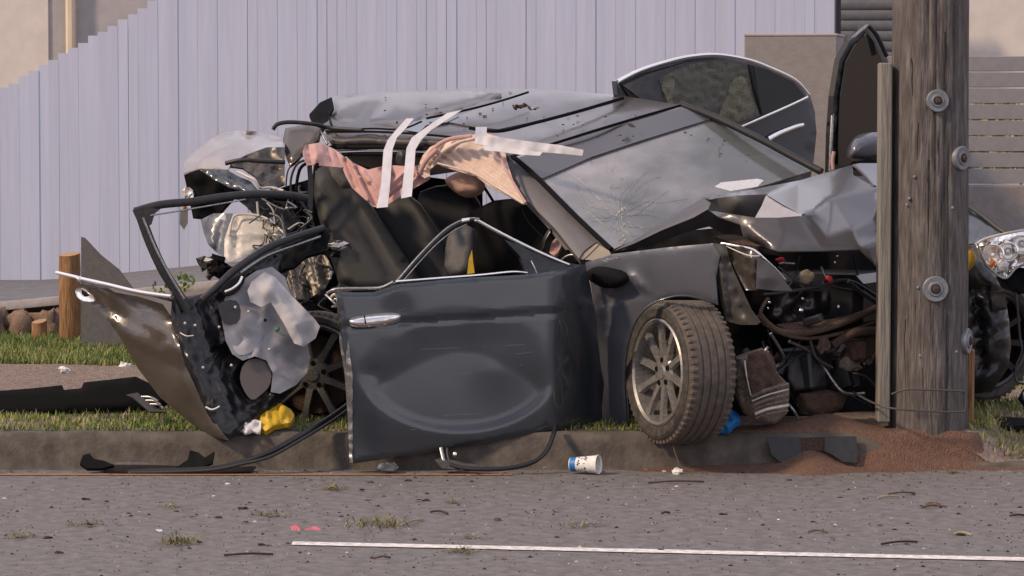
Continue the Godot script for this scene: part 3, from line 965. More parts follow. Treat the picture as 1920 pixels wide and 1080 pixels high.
func build_roof(car: Node3D) -> void:
	var sl := [960, 288, 16.0, 1275, 198, 17.0, 620, 182, 17.6]
	var r := part("roof", sheet([598, 214, 606, 192, 625, 181, 735, 172, 860, 167, 1005, 167, 1160, 178, 1276, 197, 1200, 221, 1120, 245, 1030, 270, 957, 292, 900, 262, 840, 254, 780, 250, 700, 247, 612, 247], sl, {"space": 12.0, "thick": 0.012, "edge": [16, 0.035], "bump": [760, 205, 60, 0.03, 690, 190, 50, -0.05], "rough": [0.012, 0.9]}), M.paint_dusty, car)
	var lift := func(k): return [960, 288, 16.0 - k, 1275, 198, 17.0 - k, 620, 182, 17.6 - k]
	part("rear_roof_skin", sheet([616, 212, 622, 186, 650, 178, 735, 172, 860, 169, 985, 172, 905, 196, 845, 213, 790, 226, 752, 240, 700, 238, 634, 240, 620, 228], lift.call(0.05), {"space": 11.0, "thick": 0.006, "edge": [20, 0.09], "soft": 9.0, "off": [616, 212, 0.03, 622, 186, 0.04, 650, 178, 0.02, 735, 172, 0.0, 860, 169, 0.0, 985, 172, 0.0, 905, 196, 0.0, 790, 226, 0.0, 700, 238, 0.0, 634, 240, 0.06, 640, 208, -0.07, 690, 216, 0.05, 745, 202, -0.08, 800, 190, 0.03, 680, 188, -0.03, 850, 196, -0.03]}), M.paint_dusty, r)
	part("sunroof_glass", sheet([1000, 172, 1080, 174, 1166, 184, 1080, 207, 1000, 228, 935, 242, 890, 238, 838, 228, 850, 219, 905, 201, 960, 184], lift.call(0.055), {"space": 12.0, "thick": 0.008, "edge": [9, 0.02], "rough": [0.006, 0.6]}), M.paint_dusty, r)
	part("sunroof_seal", run([800, 222, 16.72, 880, 205, 16.85, 940, 189, 16.98, 990, 173, 17.18], 0.006, 0.006), M.black, r)
	part("sunroof_seal", run([1168, 184, 17.13, 1080, 210, 16.75, 1000, 231, 16.42, 935, 246, 16.2, 880, 240, 16.25], 0.009, 0.008), M.black, r)
	part("skin_gap", run([617, 208, 17.12, 620, 229, 16.84, 634, 242, 16.72, 700, 241, 16.6, 752, 242, 16.45, 790, 228, 16.55], 0.005, 0.006), M.black, r)
	part("dark_gap_panel", sheet([756, 243, 775, 228, 845, 214, 860, 218, 838, 229, 800, 234, 785, 248], lift.call(0.05), {"space": 10.0}), M.paint, r)
	part("windscreen_header", run([1278, 197, 17.0, 1200, 219, 16.72, 1120, 243, 16.42, 1040, 268, 16.18, 958, 293, 15.97], 0.006, 0.006), M.black, r)
	# near side rail, gutter mouldings and lining
	part("roof_rail", sheet([606, 250, 700, 249, 800, 253, 880, 262, 958, 290, 962, 304, 930, 300, 880, 280, 800, 274, 700, 272, 622, 273], [610, 260, 16.75, 960, 292, 15.95, 780, 250, 16.42], {"space": 9.0, "thick": 0.03, "edge": [9, 0.03]}), M.paint_dusty, car)
	part("gutter_moulding", run([612, 246, 16.76, 700, 247, 16.56, 780, 251, 16.38, 860, 260, 16.2, 940, 284, 15.98], 0.006, 0.01), M.black, car)
	part("door_seal", run([620, 277, 16.72, 700, 276, 16.55, 790, 279, 16.34, 880, 285, 16.14], 0.012, 0.02), M.black, car)
	part("chrome_strip", run([632, 283, 16.71, 700, 281, 16.54, 790, 283, 16.33, 830, 285, 16.2], 0.004, 0.006), M.steel, car)
	part("door_seal", run([640, 290, 16.72, 700, 288, 16.55, 790, 290, 16.34, 850, 294, 16.2], 0.012, 0.02), M.black, car)
	part("roof_lining", sheet([650, 294, 720, 291, 860, 294, 870, 320, 800, 330, 720, 322, 662, 305], [650, 294, 16.8, 860, 294, 16.3, 720, 330, 16.75], {"space": 12.0, "bump": [700, 300, 30, -0.03]}), M.lining, car)
	part("grab_handle", sheet([745, 283, 758, 280, 765, 300, 762, 318, 748, 320, 740, 300], [745, 283, 16.3, 765, 300, 16.28, 748, 320, 16.3], {"space": 6.0, "thick": 0.02, "round": 1, "edge": [7, 0.02]}), M.trim, car)
	# pillars and windscreen
	part("front_pillar", sheet([946, 300, 960, 294, 1002, 332, 1076, 408, 1140, 466, 1130, 476, 1086, 486, 1040, 428, 988, 376, 955, 335], [958, 296, 15.97, 1140, 470, 15.45, 1040, 425, 15.62], {"space": 9.0, "thick": 0.05, "edge": [14, 0.012]}), M.pillar, car)
	part("pillar_cap", sheet([1086, 486, 1103, 470, 1118, 456, 1142, 470, 1146, 478, 1110, 488], [1086, 486, 15.47, 1118, 456, 15.46, 1142, 470, 15.4], {"space": 7.0, "thick": 0.02}), M.paint_dusty, car)
	part("pillar_seam", run([1086, 486, 15.45, 1098, 470, 15.44, 1119, 455, 15.44], 0.003), M.black, car)
	part("pillar_lining", sheet([944, 318, 955, 336, 988, 378, 1042, 430, 1075, 470, 1060, 468, 1025, 425, 985, 382], [944, 318, 16.02, 1042, 430, 15.72, 985, 382, 15.9], {"space": 8.0, "thick": 0.01}), M.lining, car)
	part("windscreen_seal", run([962, 294, 15.94, 1004, 330, 15.82, 1078, 404, 15.6, 1146, 468, 15.41], 0.013, 0.012), M.black, car)
	part("far_pillar", run([1276, 196, 17.02, 1340, 220, 16.95, 1420, 258, 16.85, 1480, 290, 16.78, 1540, 322, 16.7], 0.02, 0.03), M.trim, car)
	var g := [966, 296, 15.98, 1276, 199, 17.02, 1150, 466, 15.42]
	var w := part("windscreen", sheet([966, 298, 1040, 272, 1120, 247, 1200, 223, 1276, 200, 1340, 224, 1410, 258, 1470, 288, 1528, 318, 1440, 345, 1340, 372, 1310, 385, 1240, 428, 1152, 466, 1078, 402, 1004, 330], g, {"space": 14.0, "thick": 0.005, "bump": [1240, 330, 190, -0.09]}), M.glass, car)
	var lines := [[1152, 360, 1160, 385, 1166, 410, 1158, 430, 1170, 455], [1160, 388, 1195, 378, 1240, 380, 1290, 372], [1165, 405, 1210, 402, 1250, 412], [1160, 395, 1120, 370, 1090, 340, 1060, 320], [1158, 380, 1140, 340, 1136, 300], [1168, 425, 1215, 428, 1235, 430], [1160, 392, 1185, 350, 1215, 320], [1158, 430, 1130, 420, 1100, 395], [1160, 386, 1178, 372, 1205, 345, 1240, 330], [1162, 400, 1190, 392, 1225, 396], [1158, 420, 1180, 440, 1195, 442], [1150, 352, 1148, 330, 1152, 305], [1168, 412, 1200, 425, 1222, 436], [1155, 400, 1140, 410, 1120, 405]]
	for k in 34:
		var an := TAU * k / 34.0 + rng.randf_range(-0.1, 0.1)
		var l := []
		var r0 := rng.randf_range(2, 18)
		var c := Vector2(1163, 408)
		for q in 4:
			var e := c + Vector2(cos(an) * 1.3, sin(an)) * (r0 + q * rng.randf_range(8, 26))
			if e.y > 455 - maxf(0.0, e.x - 1160) * 0.5 or e.y < 455 - (1150 - e.x) * 0.0 - 165: break
			if e.x < 1150 and e.y > 330 + (e.x - 1010) * 0.88: break
			l.append_array([e.x, e.y])
			an += rng.randf_range(-0.3, 0.3)
		if l.size() >= 4: lines.append(l)
	for k in 14:
		var x := 1164 + rng.randfn(0, 4)
		var y := rng.randf_range(392, 462)
		part("glass_crumb", lump(at(x, y, 15.98 + pane_slope(g, x, y) - 0.09 * exp(-2.0 * pow(Vector2(x, y).distance_to(Vector2(1240, 330)) / 190.0, 2)) - 0.005), Vector3(0.006, 0.008, 0.003), k * 1.9, 0.5, 7, true), M.crack, w)
	for l in lines:
		var a := []
		for i in range(0, l.size(), 2):
			var d: float = 15.98 + pane_slope(g, l[i], l[i + 1]) - 0.09 * exp(-2.0 * pow(Vector2(l[i], l[i + 1]).distance_to(Vector2(1240, 330)) / 190.0, 2)) - 0.004
			a.append_array([l[i], l[i + 1], d])
		part("crack", run(a, 0.0007, 0.0007, 4, 5), M.crack, w)
	part("tint_band", sheet([970, 297, 1040, 273, 1120, 248, 1200, 224, 1276, 202, 1332, 223, 1290, 236, 1200, 264, 1110, 294, 1018, 334, 1004, 330], [966, 296, 15.955, 1276, 199, 16.995, 1150, 466, 15.395], {"space": 14.0, "thick": 0.001, "bump": [1240, 330, 190, -0.09]}), M.tint, w)
	part("sun_visor", sheet([1008, 318, 1090, 305, 1103, 330, 1060, 352, 1035, 352], [1008, 318, 16.2, 1090, 305, 16.45, 1060, 352, 16.1], {"space": 10.0, "thick": 0.015, "round": 1}), M.white_plastic, car)
	part("dashboard", sheet([1150, 462, 1240, 420, 1330, 370, 1450, 330, 1510, 310, 1440, 290, 1300, 300, 1180, 340, 1100, 400], [1150, 462, 15.6, 1510, 310, 16.9, 1180, 340, 16.4], {"space": 20.0, "thick": 0.05}), M.leather_grey, car)
	part("seat", sheet([1000, 300, 1090, 262, 1200, 232, 1290, 232, 1340, 262, 1330, 330, 1250, 400, 1120, 420, 1040, 360], [1000, 300, 17.0, 1290, 232, 17.7, 1120, 420, 16.9], {"space": 22.0, "thick": 0.1, "round": 1, "edge": [30, 0.08]}), M.leather, car, "black front seat behind the windscreen")
	part("seat", sheet([1330, 270, 1380, 262, 1440, 285, 1480, 310, 1440, 335, 1340, 350], [1330, 270, 17.5, 1440, 285, 17.6, 1340, 350, 17.3], {"space": 18.0, "thick": 0.1, "round": 1, "edge": [20, 0.06]}), M.leather, car)
	part("paper_sheet", sheet([1340, 350, 1352, 342, 1420, 335, 1432, 338, 1420, 350, 1370, 358], [1340, 350, 16.05, 1420, 335, 16.3, 1370, 358, 16.05], {"space": 9.0}), M.white_plastic, car)

func pane_slope(g: Array, x: float, y: float) -> float:
	var s1 := Vector3(g[3] - g[0], g[4] - g[1], g[5] - g[2])
	var s2 := Vector3(g[6] - g[0], g[7] - g[1], g[8] - g[2])
	var det := s1.x * s2.y - s1.y * s2.x
	return (s1.z * s2.y - s1.y * s2.z) / det * (x - g[0]) + (s1.x * s2.z - s1.z * s2.x) / det * (y - g[1])

func build_nose(car: Node3D) -> void:
	# crumpled bonnet
	var b := part("bonnet", sheet([1318, 371, 1400, 357, 1500, 338, 1598, 309, 1600, 328, 1646, 354, 1658, 372, 1658, 520, 1645, 502, 1612, 467, 1540, 470, 1460, 471, 1420, 456, 1394, 442, 1388, 420, 1345, 405, 1328, 394, 1370, 401, 1416, 408, 1460, 408, 1500, 405, 1512, 401, 1500, 401, 1470, 385, 1437, 365, 1380, 368, 1332, 374], [1437, 370, 15.32, 1600, 310, 16.2, 1560, 425, 15.12], {"space": 6.0, "soft": 3.0, "thick": 0.005, "ctrl": [1318, 371, 15.44, 1400, 357, 15.66, 1500, 338, 15.92, 1598, 309, 16.22, 1332, 374, 15.42, 1380, 368, 15.46, 1437, 365, 15.42, 1470, 385, 15.25, 1500, 401, 15.13, 1512, 402, 15.12, 1328, 394, 15.26, 1370, 401, 15.17, 1416, 408, 15.12, 1460, 408, 15.10, 1500, 405, 15.11, 1524, 396, 15.17, 1556, 424, 15.21, 1596, 428, 15.20, 1560, 372, 15.50, 1646, 354, 15.86, 1645, 405, 15.52, 1612, 445, 15.23, 1658, 450, 15.45, 1345, 406, 15.2, 1388, 421, 15.14, 1394, 441, 15.13, 1402, 424, 15.11, 1460, 471, 14.99, 1540, 469, 15.02, 1612, 467, 15.12, 1645, 502, 15.3, 1658, 520, 15.38, 1470, 436, 15.055, 1550, 444, 15.10]}), M.paint_bonnet, car, "crumpled bonnet folded up against the pole")
	part("bonnet_fold", sheet([1316, 372, 1332, 373, 1380, 367, 1439, 364, 1430, 386, 1414, 411, 1370, 405, 1324, 397, 1320, 384], [1332, 374, 15.43, 1437, 365, 15.43, 1380, 405, 15.46], {"space": 6.0, "bump": [1385, 380, 30, -0.05]}), M.paint_hollow, b, "dark hollow fold in the bonnet")
	part("bonnet_fold", sheet([1437, 364, 1470, 384, 1504, 402, 1502, 406, 1470, 410, 1414, 411, 1428, 386], [1437, 366, 15.43, 1503, 403, 15.12, 1414, 409, 15.28], {"space": 5.0, "bump": [1470, 400, 14, -0.015, 1440, 395, 14, 0.012]}), M.paint_pale, b, "pale triangular fold in the bonnet")
	part("bonnet_edge", sheet([1150, 471, 1200, 443, 1260, 406, 1318, 371, 1332, 380, 1328, 392, 1300, 408, 1240, 432, 1190, 456], [1150, 471, 15.42, 1318, 371, 15.32, 1300, 408, 15.2], {"space": 8.0, "fold": [1150, 471, 1328, 384, 8, -0.015]}), M.paint_dusty, b)
	part("bonnet_side", sheet([1165, 470, 1240, 434, 1328, 394, 1345, 406, 1388, 421, 1394, 440, 1360, 440, 1330, 425, 1290, 434, 1220, 462], [1165, 470, 15.4, 1328, 394, 15.18, 1360, 440, 15.28], {"space": 8.0, "rough": [0.01, 1.2]}), M.paint_bonnet, b)
	part("bonnet_flank", sheet([1598, 309, 1612, 306, 1650, 306, 1660, 330, 1656, 366, 1640, 352, 1615, 325], [1598, 309, 16.2, 1650, 306, 16.4, 1640, 352, 15.9], {"space": 8.0}), M.paint, b)
	part("bonnet_edge", run([1600, 310, 16.18, 1616, 322, 16.1, 1640, 350, 15.88], 0.008, 0.006), M.paint_brown, b)
	# gap between bonnet and wing
	part("inner_wing", sheet([1150, 474, 1220, 458, 1290, 432, 1340, 428, 1392, 442, 1450, 470, 1470, 480, 1330, 470, 1240, 478], [1150, 474, 15.55, 1340, 428, 15.5, 1450, 470, 15.35], {"space": 10.0, "rough": [0.04, 1.4]}), M.black, car)
	part("inner_wing", sheet([1340, 443, 1372, 438, 1400, 446, 1440, 458, 1420, 462, 1376, 456], [1340, 443, 15.33, 1400, 446, 15.28, 1376, 456, 15.25], {"space": 7.0, "thick": 0.02}), M.rust, car, "rusty brown inner wing edge")
	# wing over the turned wheel
	part("front_wing", sheet([1097, 492, 1150, 476, 1250, 464, 1338, 456, 1350, 480, 1342, 520, 1346, 572, 1318, 562, 1290, 557, 1260, 557, 1232, 566, 1206, 585, 1187, 620, 1177, 660, 1174, 710, 1178, 760, 1180, 796, 1150, 802, 1130, 797, 1126, 700, 1118, 600, 1108, 535], [1105, 500, 15.42, 1338, 460, 15.02, 1130, 790, 15.42], {"space": 8.0, "thick": 0.006, "edge": [8, 0.006], "bump": [1250, 500, 90, -0.02, 1180, 520, 26, -0.012, 1150, 640, 40, -0.008], "fold": [1130, 566, 1210, 548, 14, 0.012, 1185, 520, 1212, 545, 12, -0.014, 1120, 520, 1140, 620, 10, 0.01]}), M.paint_grey, car)
	part("arch_lining", sheet([1172, 700, 1178, 640, 1195, 595, 1225, 566, 1262, 554, 1300, 556, 1345, 572, 1365, 640, 1372, 720, 1350, 790, 1200, 800], [1172, 700, 15.35, 1345, 572, 15.25, 1350, 790, 15.35], {"space": 16.0}), M.black, car)
	part("mirror_base", sheet([1098, 508, 1118, 504, 1140, 508, 1165, 514, 1176, 522, 1172, 534, 1155, 541, 1130, 540, 1110, 530, 1100, 520], [1098, 508, 15.3, 1165, 514, 15.22, 1130, 540, 15.28], {"space": 6.0, "thick": 0.05, "round": 1, "edge": [14, 0.04]}), M.black, car, "black stump of the broken door mirror")
	# torn front of the wing
	part("torn_wing", sheet([1336, 457, 1360, 458, 1372, 500, 1392, 545, 1408, 580, 1426, 604, 1420, 609, 1388, 609, 1362, 602, 1352, 570, 1344, 520, 1352, 482], [1336, 457, 15.02, 1392, 545, 14.98, 1362, 602, 15.1], {"space": 7.0, "fold": [1350, 470, 1360, 590, 8, -0.03, 1366, 490, 1395, 590, 10, 0.03, 1340, 470, 1349, 560, 6, 0.02], "rough": [0.012, 2.0]}), M.paint_scuffed, car)
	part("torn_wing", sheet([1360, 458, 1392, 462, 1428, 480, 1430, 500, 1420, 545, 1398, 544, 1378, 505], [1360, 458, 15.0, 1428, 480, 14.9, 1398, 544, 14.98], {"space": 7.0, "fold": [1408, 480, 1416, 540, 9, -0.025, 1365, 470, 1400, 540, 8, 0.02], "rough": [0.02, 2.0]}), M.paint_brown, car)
	part("torn_wing", sheet([1421, 481, 1440, 492, 1465, 518, 1486, 545, 1450, 545, 1418, 541], [1421, 481, 14.88, 1486, 545, 14.98, 1418, 541, 14.86], {"space": 7.0, "bump": [1440, 520, 20, -0.012]}), M.paint_dusty, car, "pale triangular flap of torn wing")
	part("wing_edge_trim", run([1352, 456, 15.0, 1385, 462, 14.96, 1412, 468, 14.94, 1432, 484, 14.92, 1455, 505, 14.96, 1472, 524, 15.0], 0.0055, 0.004), M.chrome, car)
	part("wing_edge_trim", run([1358, 460, 15.0, 1400, 478, 14.9, 1424, 480, 14.88], 0.003, 0.003), M.pale_metal, car)
	# engine bay
	var fd := func(x): return 15.02 + (x - 1345) * 0.0016
	part("radiator_support", sheet([1345, 470, 1480, 468, 1660, 468, 1830, 490, 1830, 780, 1660, 800, 1480, 800, 1360, 780, 1345, 600], [1345, 470, 15.7, 1830, 490, 16.3, 1480, 800, 15.8], {"space": 22.0, "rough": [0.08, 0.6]}), M.black, car)
	part("engine_block", boxed(Transform3D(Basis(Vector3.UP, -0.5), at(1560, 560, 15.75)), Vector3(0.5, 0.26, 0.5), 0.04), M.black_gloss, car)
	part("radiator_core", sheet([1478, 664, 1530, 655, 1562, 662, 1560, 690, 1545, 712, 1530, 728, 1490, 732, 1478, 710], [1478, 664, 15.3, 1562, 662, 15.42, 1490, 732, 15.28], {"space": 8.0, "thick": 0.03, "edge": [5, 0.01], "rough": [0.01, 1.6]}), M.trim, car)
	part("lower_tank", sheet([1500, 738, 1550, 730, 1590, 738, 1580, 765, 1540, 778, 1506, 770], [1500, 738, 15.3, 1590, 738, 15.4, 1540, 778, 15.28], {"space": 7.0, "thick": 0.04, "edge": [10, 0.03], "rough": [0.03, 2.0]}), M.rust, car)
	part("crash_bracket", sheet([1594, 652, 1640, 628, 1640, 664, 1600, 676], [1594, 652, 15.3, 1640, 628, 15.38, 1600, 676, 15.3], {"space": 7.0, "thick": 0.02, "fold": [1602, 650, 1606, 676, 5, -0.02]}), M.rust, car)
	part("battery_box", boxed(Transform3D(Basis(Vector3.UP, -0.6) * Basis(Vector3.BACK, 0.1), at(1510, 690, 15.42)), Vector3(0.17, 0.2, 0.2), 0.012), M.trim, car, "black box low in the engine bay")
	part("crash_box", boxed(Transform3D(Basis(Vector3.UP, -0.4), at(1608, 655, 15.38)), Vector3(0.11, 0.09, 0.14), 0.012), M.rust, car)
	part("crash_box", boxed(Transform3D(Basis(Vector3.UP, -0.4) * Basis(Vector3.BACK, 0.3), at(1575, 700, 15.5)), Vector3(0.14, 0.16, 0.12), 0.012), M.black_gloss, car)
	part("coolant_tank", lump(at(1512, 522, 15.35), Vector3(0.036, 0.04, 0.036), 3.0, 0.25, 12), M.beige_plastic, car, "beige plastic bottle in the engine bay")
	part("red_cap", lump(at(1554, 524, 15.3), Vector3(0.018, 0.016, 0.018), 5.0, 0.3, 10), M.red, car, "red cap in the engine bay")
	part("red_cap", lump(at(1464, 488, 15.3), Vector3(0.022, 0.012, 0.018), 7.0, 0.4, 10), M.red, car, "small red connector under the bonnet edge")
	part("pipe_stub", run([1462, 495, 15.27, 1472, 493, 15.25, 1490, 494, 15.26], 0.006), M.steel, car)
	part("fuse_box", boxed(Transform3D(Basis(Vector3.UP, -0.4) * Basis(Vector3.BACK, 0.2), at(1535, 532, 15.3)), Vector3(0.07, 0.03, 0.06), 0.006), M.trim, car)
	part("bumper_beam", run([1424, 590, 15.05, 1440, 608, 15.06, 1465, 622, 15.1, 1510, 624, 15.17, 1560, 612, 15.26, 1610, 592, 15.36, 1655, 572, 15.44], 0.017, 0.03, 8), M.rust, car, "rusty bent bumper beam")
	part("bumper_beam", run([1440, 560, 15.1, 1426, 588, 15.04, 1448, 614, 15.05, 1480, 630, 15.1, 1530, 634, 15.2, 1600, 618, 15.34, 1650, 600, 15.42], 0.009, 0.012), M.rust, car)
	part("lower_beam", run([1560, 648, 15.3, 1600, 624, 15.32, 1640, 620, 15.4, 1655, 616, 15.42], 0.022, 0.05), M.rust, car)
	part("grille_bar", run([1430, 552, 15.1, 1470, 548, 15.15, 1530, 538, 15.26, 1590, 526, 15.36, 1650, 560, 15.46], 0.008, 0.012), M.trim, car)
	part("grille_bar", run([1590, 526, 15.34, 1610, 545, 15.38, 1648, 570, 15.44], 0.012, 0.012), M.trim, car)
	part("fan_shroud", sheet([1455, 548, 1560, 545, 1640, 565, 1640, 600, 1560, 612, 1480, 618, 1450, 590], [1455, 548, 15.35, 1640, 565, 15.6, 1480, 618, 15.4], {"space": 10.0, "rough": [0.04, 1.5]}), M.black_gloss, car)
	part("sand_spill", sheet([1455, 608, 1500, 603, 1560, 598, 1620, 582, 1640, 586, 1600, 604, 1540, 618, 1480, 620], [1455, 608, 15.2, 1620, 582, 15.45, 1540, 618, 15.22], {"space": 8.0, "rough": [0.02, 2.0]}), M.rust, car)
	for q in [[1502, 582, 0.012], [1505, 560, 0.007], [1443, 567, 0.007], [1431, 606, 0.01], [1440, 578, 0.006], [1570, 480, 0.005], [1566, 492, 0.005], [1572, 575, 0.008]]:
		part("bolt_head", lump(at(q[0], q[1], 15.24), Vector3.ONE * q[2], q[0], 0.3, 8), M.chrome, car)
	part("air_duct", boxed(Transform3D(Basis(Vector3.BACK, 0.35) * Basis(Vector3.UP, -0.4), at(1525, 600, 15.2)), Vector3(0.09, 0.035, 0.05), 0.006), M.trim, car)
	# wires and hoses
	var hoses := [[1440, 620, 1446, 660, 1455, 690, 1480, 665, 1500, 640], [1430, 640, 1450, 700, 1490, 672, 1540, 650, 1600, 640], [1445, 625, 1470, 672, 1450, 690, 1440, 660], [1500, 480, 1490, 520, 1480, 540, 1510, 545], [1540, 500, 1560, 535, 1600, 545], [1480, 640, 1520, 660, 1545, 690, 1580, 735, 1620, 738], [1560, 718, 1585, 728, 1600, 745, 1630, 760], [1610, 738, 1625, 750, 1632, 765], [1440, 650, 1420, 700, 1480, 760, 1500, 790], [1600, 480, 1610, 520, 1630, 540], [1460, 500, 1500, 530, 1536, 540], [1520, 640, 1530, 670, 1560, 690], [1480, 735, 1495, 760, 1510, 775, 1560, 780], [1590, 700, 1620, 705, 1650, 735]]
	for i in hoses.size():
		var l: Array = hoses[i]
		var a := []
		for k in range(0, l.size(), 2): a.append_array([l[k], l[k + 1], fd.call(l[k]) + 0.05 * sin(i * 2.1 + k)])
		part("hose", run(a, 0.004 + 0.002 * (i % 3), -1.0, 7), [M.black_gloss, M.trim, M.steel][i % 3], car)
	# broken lamp housing and undertray hanging in front of the wheel
	var t := part("undertray", sheet([1382, 672, 1400, 664, 1432, 655, 1450, 668, 1458, 700, 1480, 722, 1480, 745, 1476, 775, 1452, 796, 1420, 790, 1394, 775, 1380, 745, 1376, 705], [1382, 672, 15.0, 1450, 668, 15.08, 1420, 790, 14.98], {"space": 6.0, "thick": 0.1, "back": true, "edge": [22, 0.06], "fold": [1395, 675, 1408, 740, 8, -0.03, 1408, 744, 1478, 718, 6, -0.03, 1410, 762, 1478, 740, 6, -0.03, 1412, 752, 1478, 729, 5, 0.02], "rough": [0.015, 2.2]}), M.mud, car, "muddy crumpled undertray hanging in front of the wheel")
	for k in 6:
		part("tray_rib", run([1408 + k * 2, 744 + k * 8, 14.925, 1440, 731 + k * 9, 14.92, 1478, 720 + k * 10, 14.97], 0.007 - 0.003 * (k % 2)), [M.mud, M.pale_metal, M.mud][k % 3], t)
	part("tray_flange", sheet([1404, 664, 1432, 655, 1450, 668, 1456, 700, 1470, 716, 1412, 738, 1400, 700], [1404, 664, 14.95, 1450, 668, 14.98, 1412, 738, 14.9], {"space": 6.0, "thick": 0.01, "rough": [0.02, 2.0], "edge": [4, 0.008]}), M.rust, t)
	part("tray_rib", run([1409, 742, 14.93, 1440, 730, 14.93, 1478, 720, 14.98], 0.006), M.pale_metal, t)
	part("tray_rib", run([1396, 676, 14.95, 1400, 705, 14.93, 1408, 742, 14.93], 0.004), M.pale_metal, t)
	part("tray_rib", run([1412, 762, 14.92, 1435, 752, 14.92, 1478, 742, 14.97], 0.006), M.mud, t)
	for k in 10:
		part("broken_scrap", lump(at(rng.randf_range(1400, 1640), rng.randf_range(640, 790), rng.randf_range(15.15, 15.5)), Vector3(rng.randf_range(0.02, 0.05), rng.randf_range(0.015, 0.05), 0.03), k * 3.1, 0.5, 9, true), [M.rust, M.black_gloss, M.trim, M.mud][k % 4], car)
	# far side of the nose, to the right of the pole
	part("far_wing", sheet([1795, 362, 1806, 378, 1830, 400, 1870, 428, 1878, 440, 1850, 450, 1826, 456, 1795, 462], [1795, 362, 16.2, 1870, 428, 15.9, 1795, 462, 15.8], {"space": 8.0, "thick": 0.006, "rough": [0.02, 1.2]}), M.paint, car)
	part("far_wing_edge", run([1806, 380, 16.1, 1836, 400, 16.0, 1874, 430, 15.88, 1890, 438, 15.85], 0.012, 0.01), M.trim, car)
	var h := part("headlight", sheet([1829, 458, 1850, 448, 1890, 438, 1935, 430, 1935, 505, 1905, 500, 1886, 522, 1868, 515, 1850, 500, 1840, 480], [1829, 458, 15.72, 1935, 430, 15.75, 1868, 515, 15.72], {"space": 6.0, "thick": 0.06, "back": true, "fold": [1850, 470, 1872, 512, 10, 0.05, 1840, 462, 1930, 440, 8, -0.02], "rough": [0.05, 2.2]}), M.chrome, car, "smashed silver headlight hanging to the right of the pole")
	for q in [[1862, 478, 22], [1890, 472, 20], [1916, 458, 20]]:
		var c := at(q[0], q[1], 15.68)
		var n := (EYE - c).normalized()
		var bs := Basis(n.cross(Vector3.UP).normalized(), n, Vector3.UP)
		var r: float = q[2] * 0.0025
		var lens := part("reflector_bowl", spun(PackedVector2Array([Vector2(r, -0.02), Vector2(r, 0.008), Vector2(r * 0.9, 0.01), Vector2(r * 0.8, 0.0), Vector2(r * 0.4, -0.02), Vector2(0, -0.025)]), 24, null, Transform3D(bs, c)), M.chrome, h)
		part("bulb", lump(c + n * 0.005, Vector3.ONE * 0.011, q[0], 0.1, 8), M.white_plastic, lens)
	part("headlight_frame", run([1833, 456, 15.68, 1850, 447, 15.68, 1890, 437, 15.68, 1935, 429, 15.7], 0.007), M.pale_metal, h)
	part("headlight_frame", run([1833, 456, 15.68, 1843, 482, 15.67, 1856, 503, 15.67, 1884, 522, 15.68, 1906, 502, 15.7, 1935, 490, 15.7], 0.006), M.steel, h)
	part("lamp_glint", lump(at(1880, 497, 15.66), Vector3(0.028, 0.022, 0.01), 4.0, 0.5, 9, true), M.white_plastic, h)
	part("indicator_lens", lump(at(1862, 492, 15.66), Vector3(0.013, 0.02, 0.01), 9.0, 0.5, 9, true), M.orange, h)
	part("lamp_bracket", sheet([1870, 520, 1905, 502, 1935, 500, 1935, 548, 1910, 552, 1880, 540], [1870, 520, 15.8, 1935, 500, 15.8, 1910, 552, 15.8], {"space": 9.0, "thick": 0.05, "rough": [0.03, 2.0]}), M.black, car)
	part("yellow_tank", lump(at(1812, 486, 15.85), Vector3(0.05, 0.055, 0.04), 2.0, 0.2, 12), M.yellow, car, "yellow tank behind the pole")
	part("bumper_corner", sheet([1800, 470, 1840, 486, 1870, 515, 1885, 560, 1892, 600, 1896, 650, 1890, 690, 1860, 735, 1810, 740, 1800, 600], [1800, 470, 15.95, 1892, 600, 15.95, 1810, 740, 15.95], {"space": 10.0, "thick": 0.08, "back": true, "edge": [26, 0.08], "fold": [1830, 570, 1842, 690, 12, 0.05, 1815, 545, 1885, 552, 8, 0.04, 1830, 640, 1880, 600, 10, -0.03], "rough": [0.03, 1.2]}), M.black_gloss, car, "black bumper corner hanging to the right of the pole")
	part("bumper_vent", sheet([1858, 548, 1884, 545, 1888, 580, 1862, 585], [1858, 548, 15.9, 1884, 545, 15.9, 1862, 585, 15.9], {"space": 7.0, "thick": 0.02, "edge": [6, 0.01]}), M.trim, car)
	part("hanging_cable", run([1904, 548, 15.8, 1908, 580, 15.8, 1912, 630, 15.8, 1916, 660, 15.8, 1904, 690, 15.8, 1906, 715, 15.8, 1925, 720, 15.8], 0.006), M.black_gloss, car)

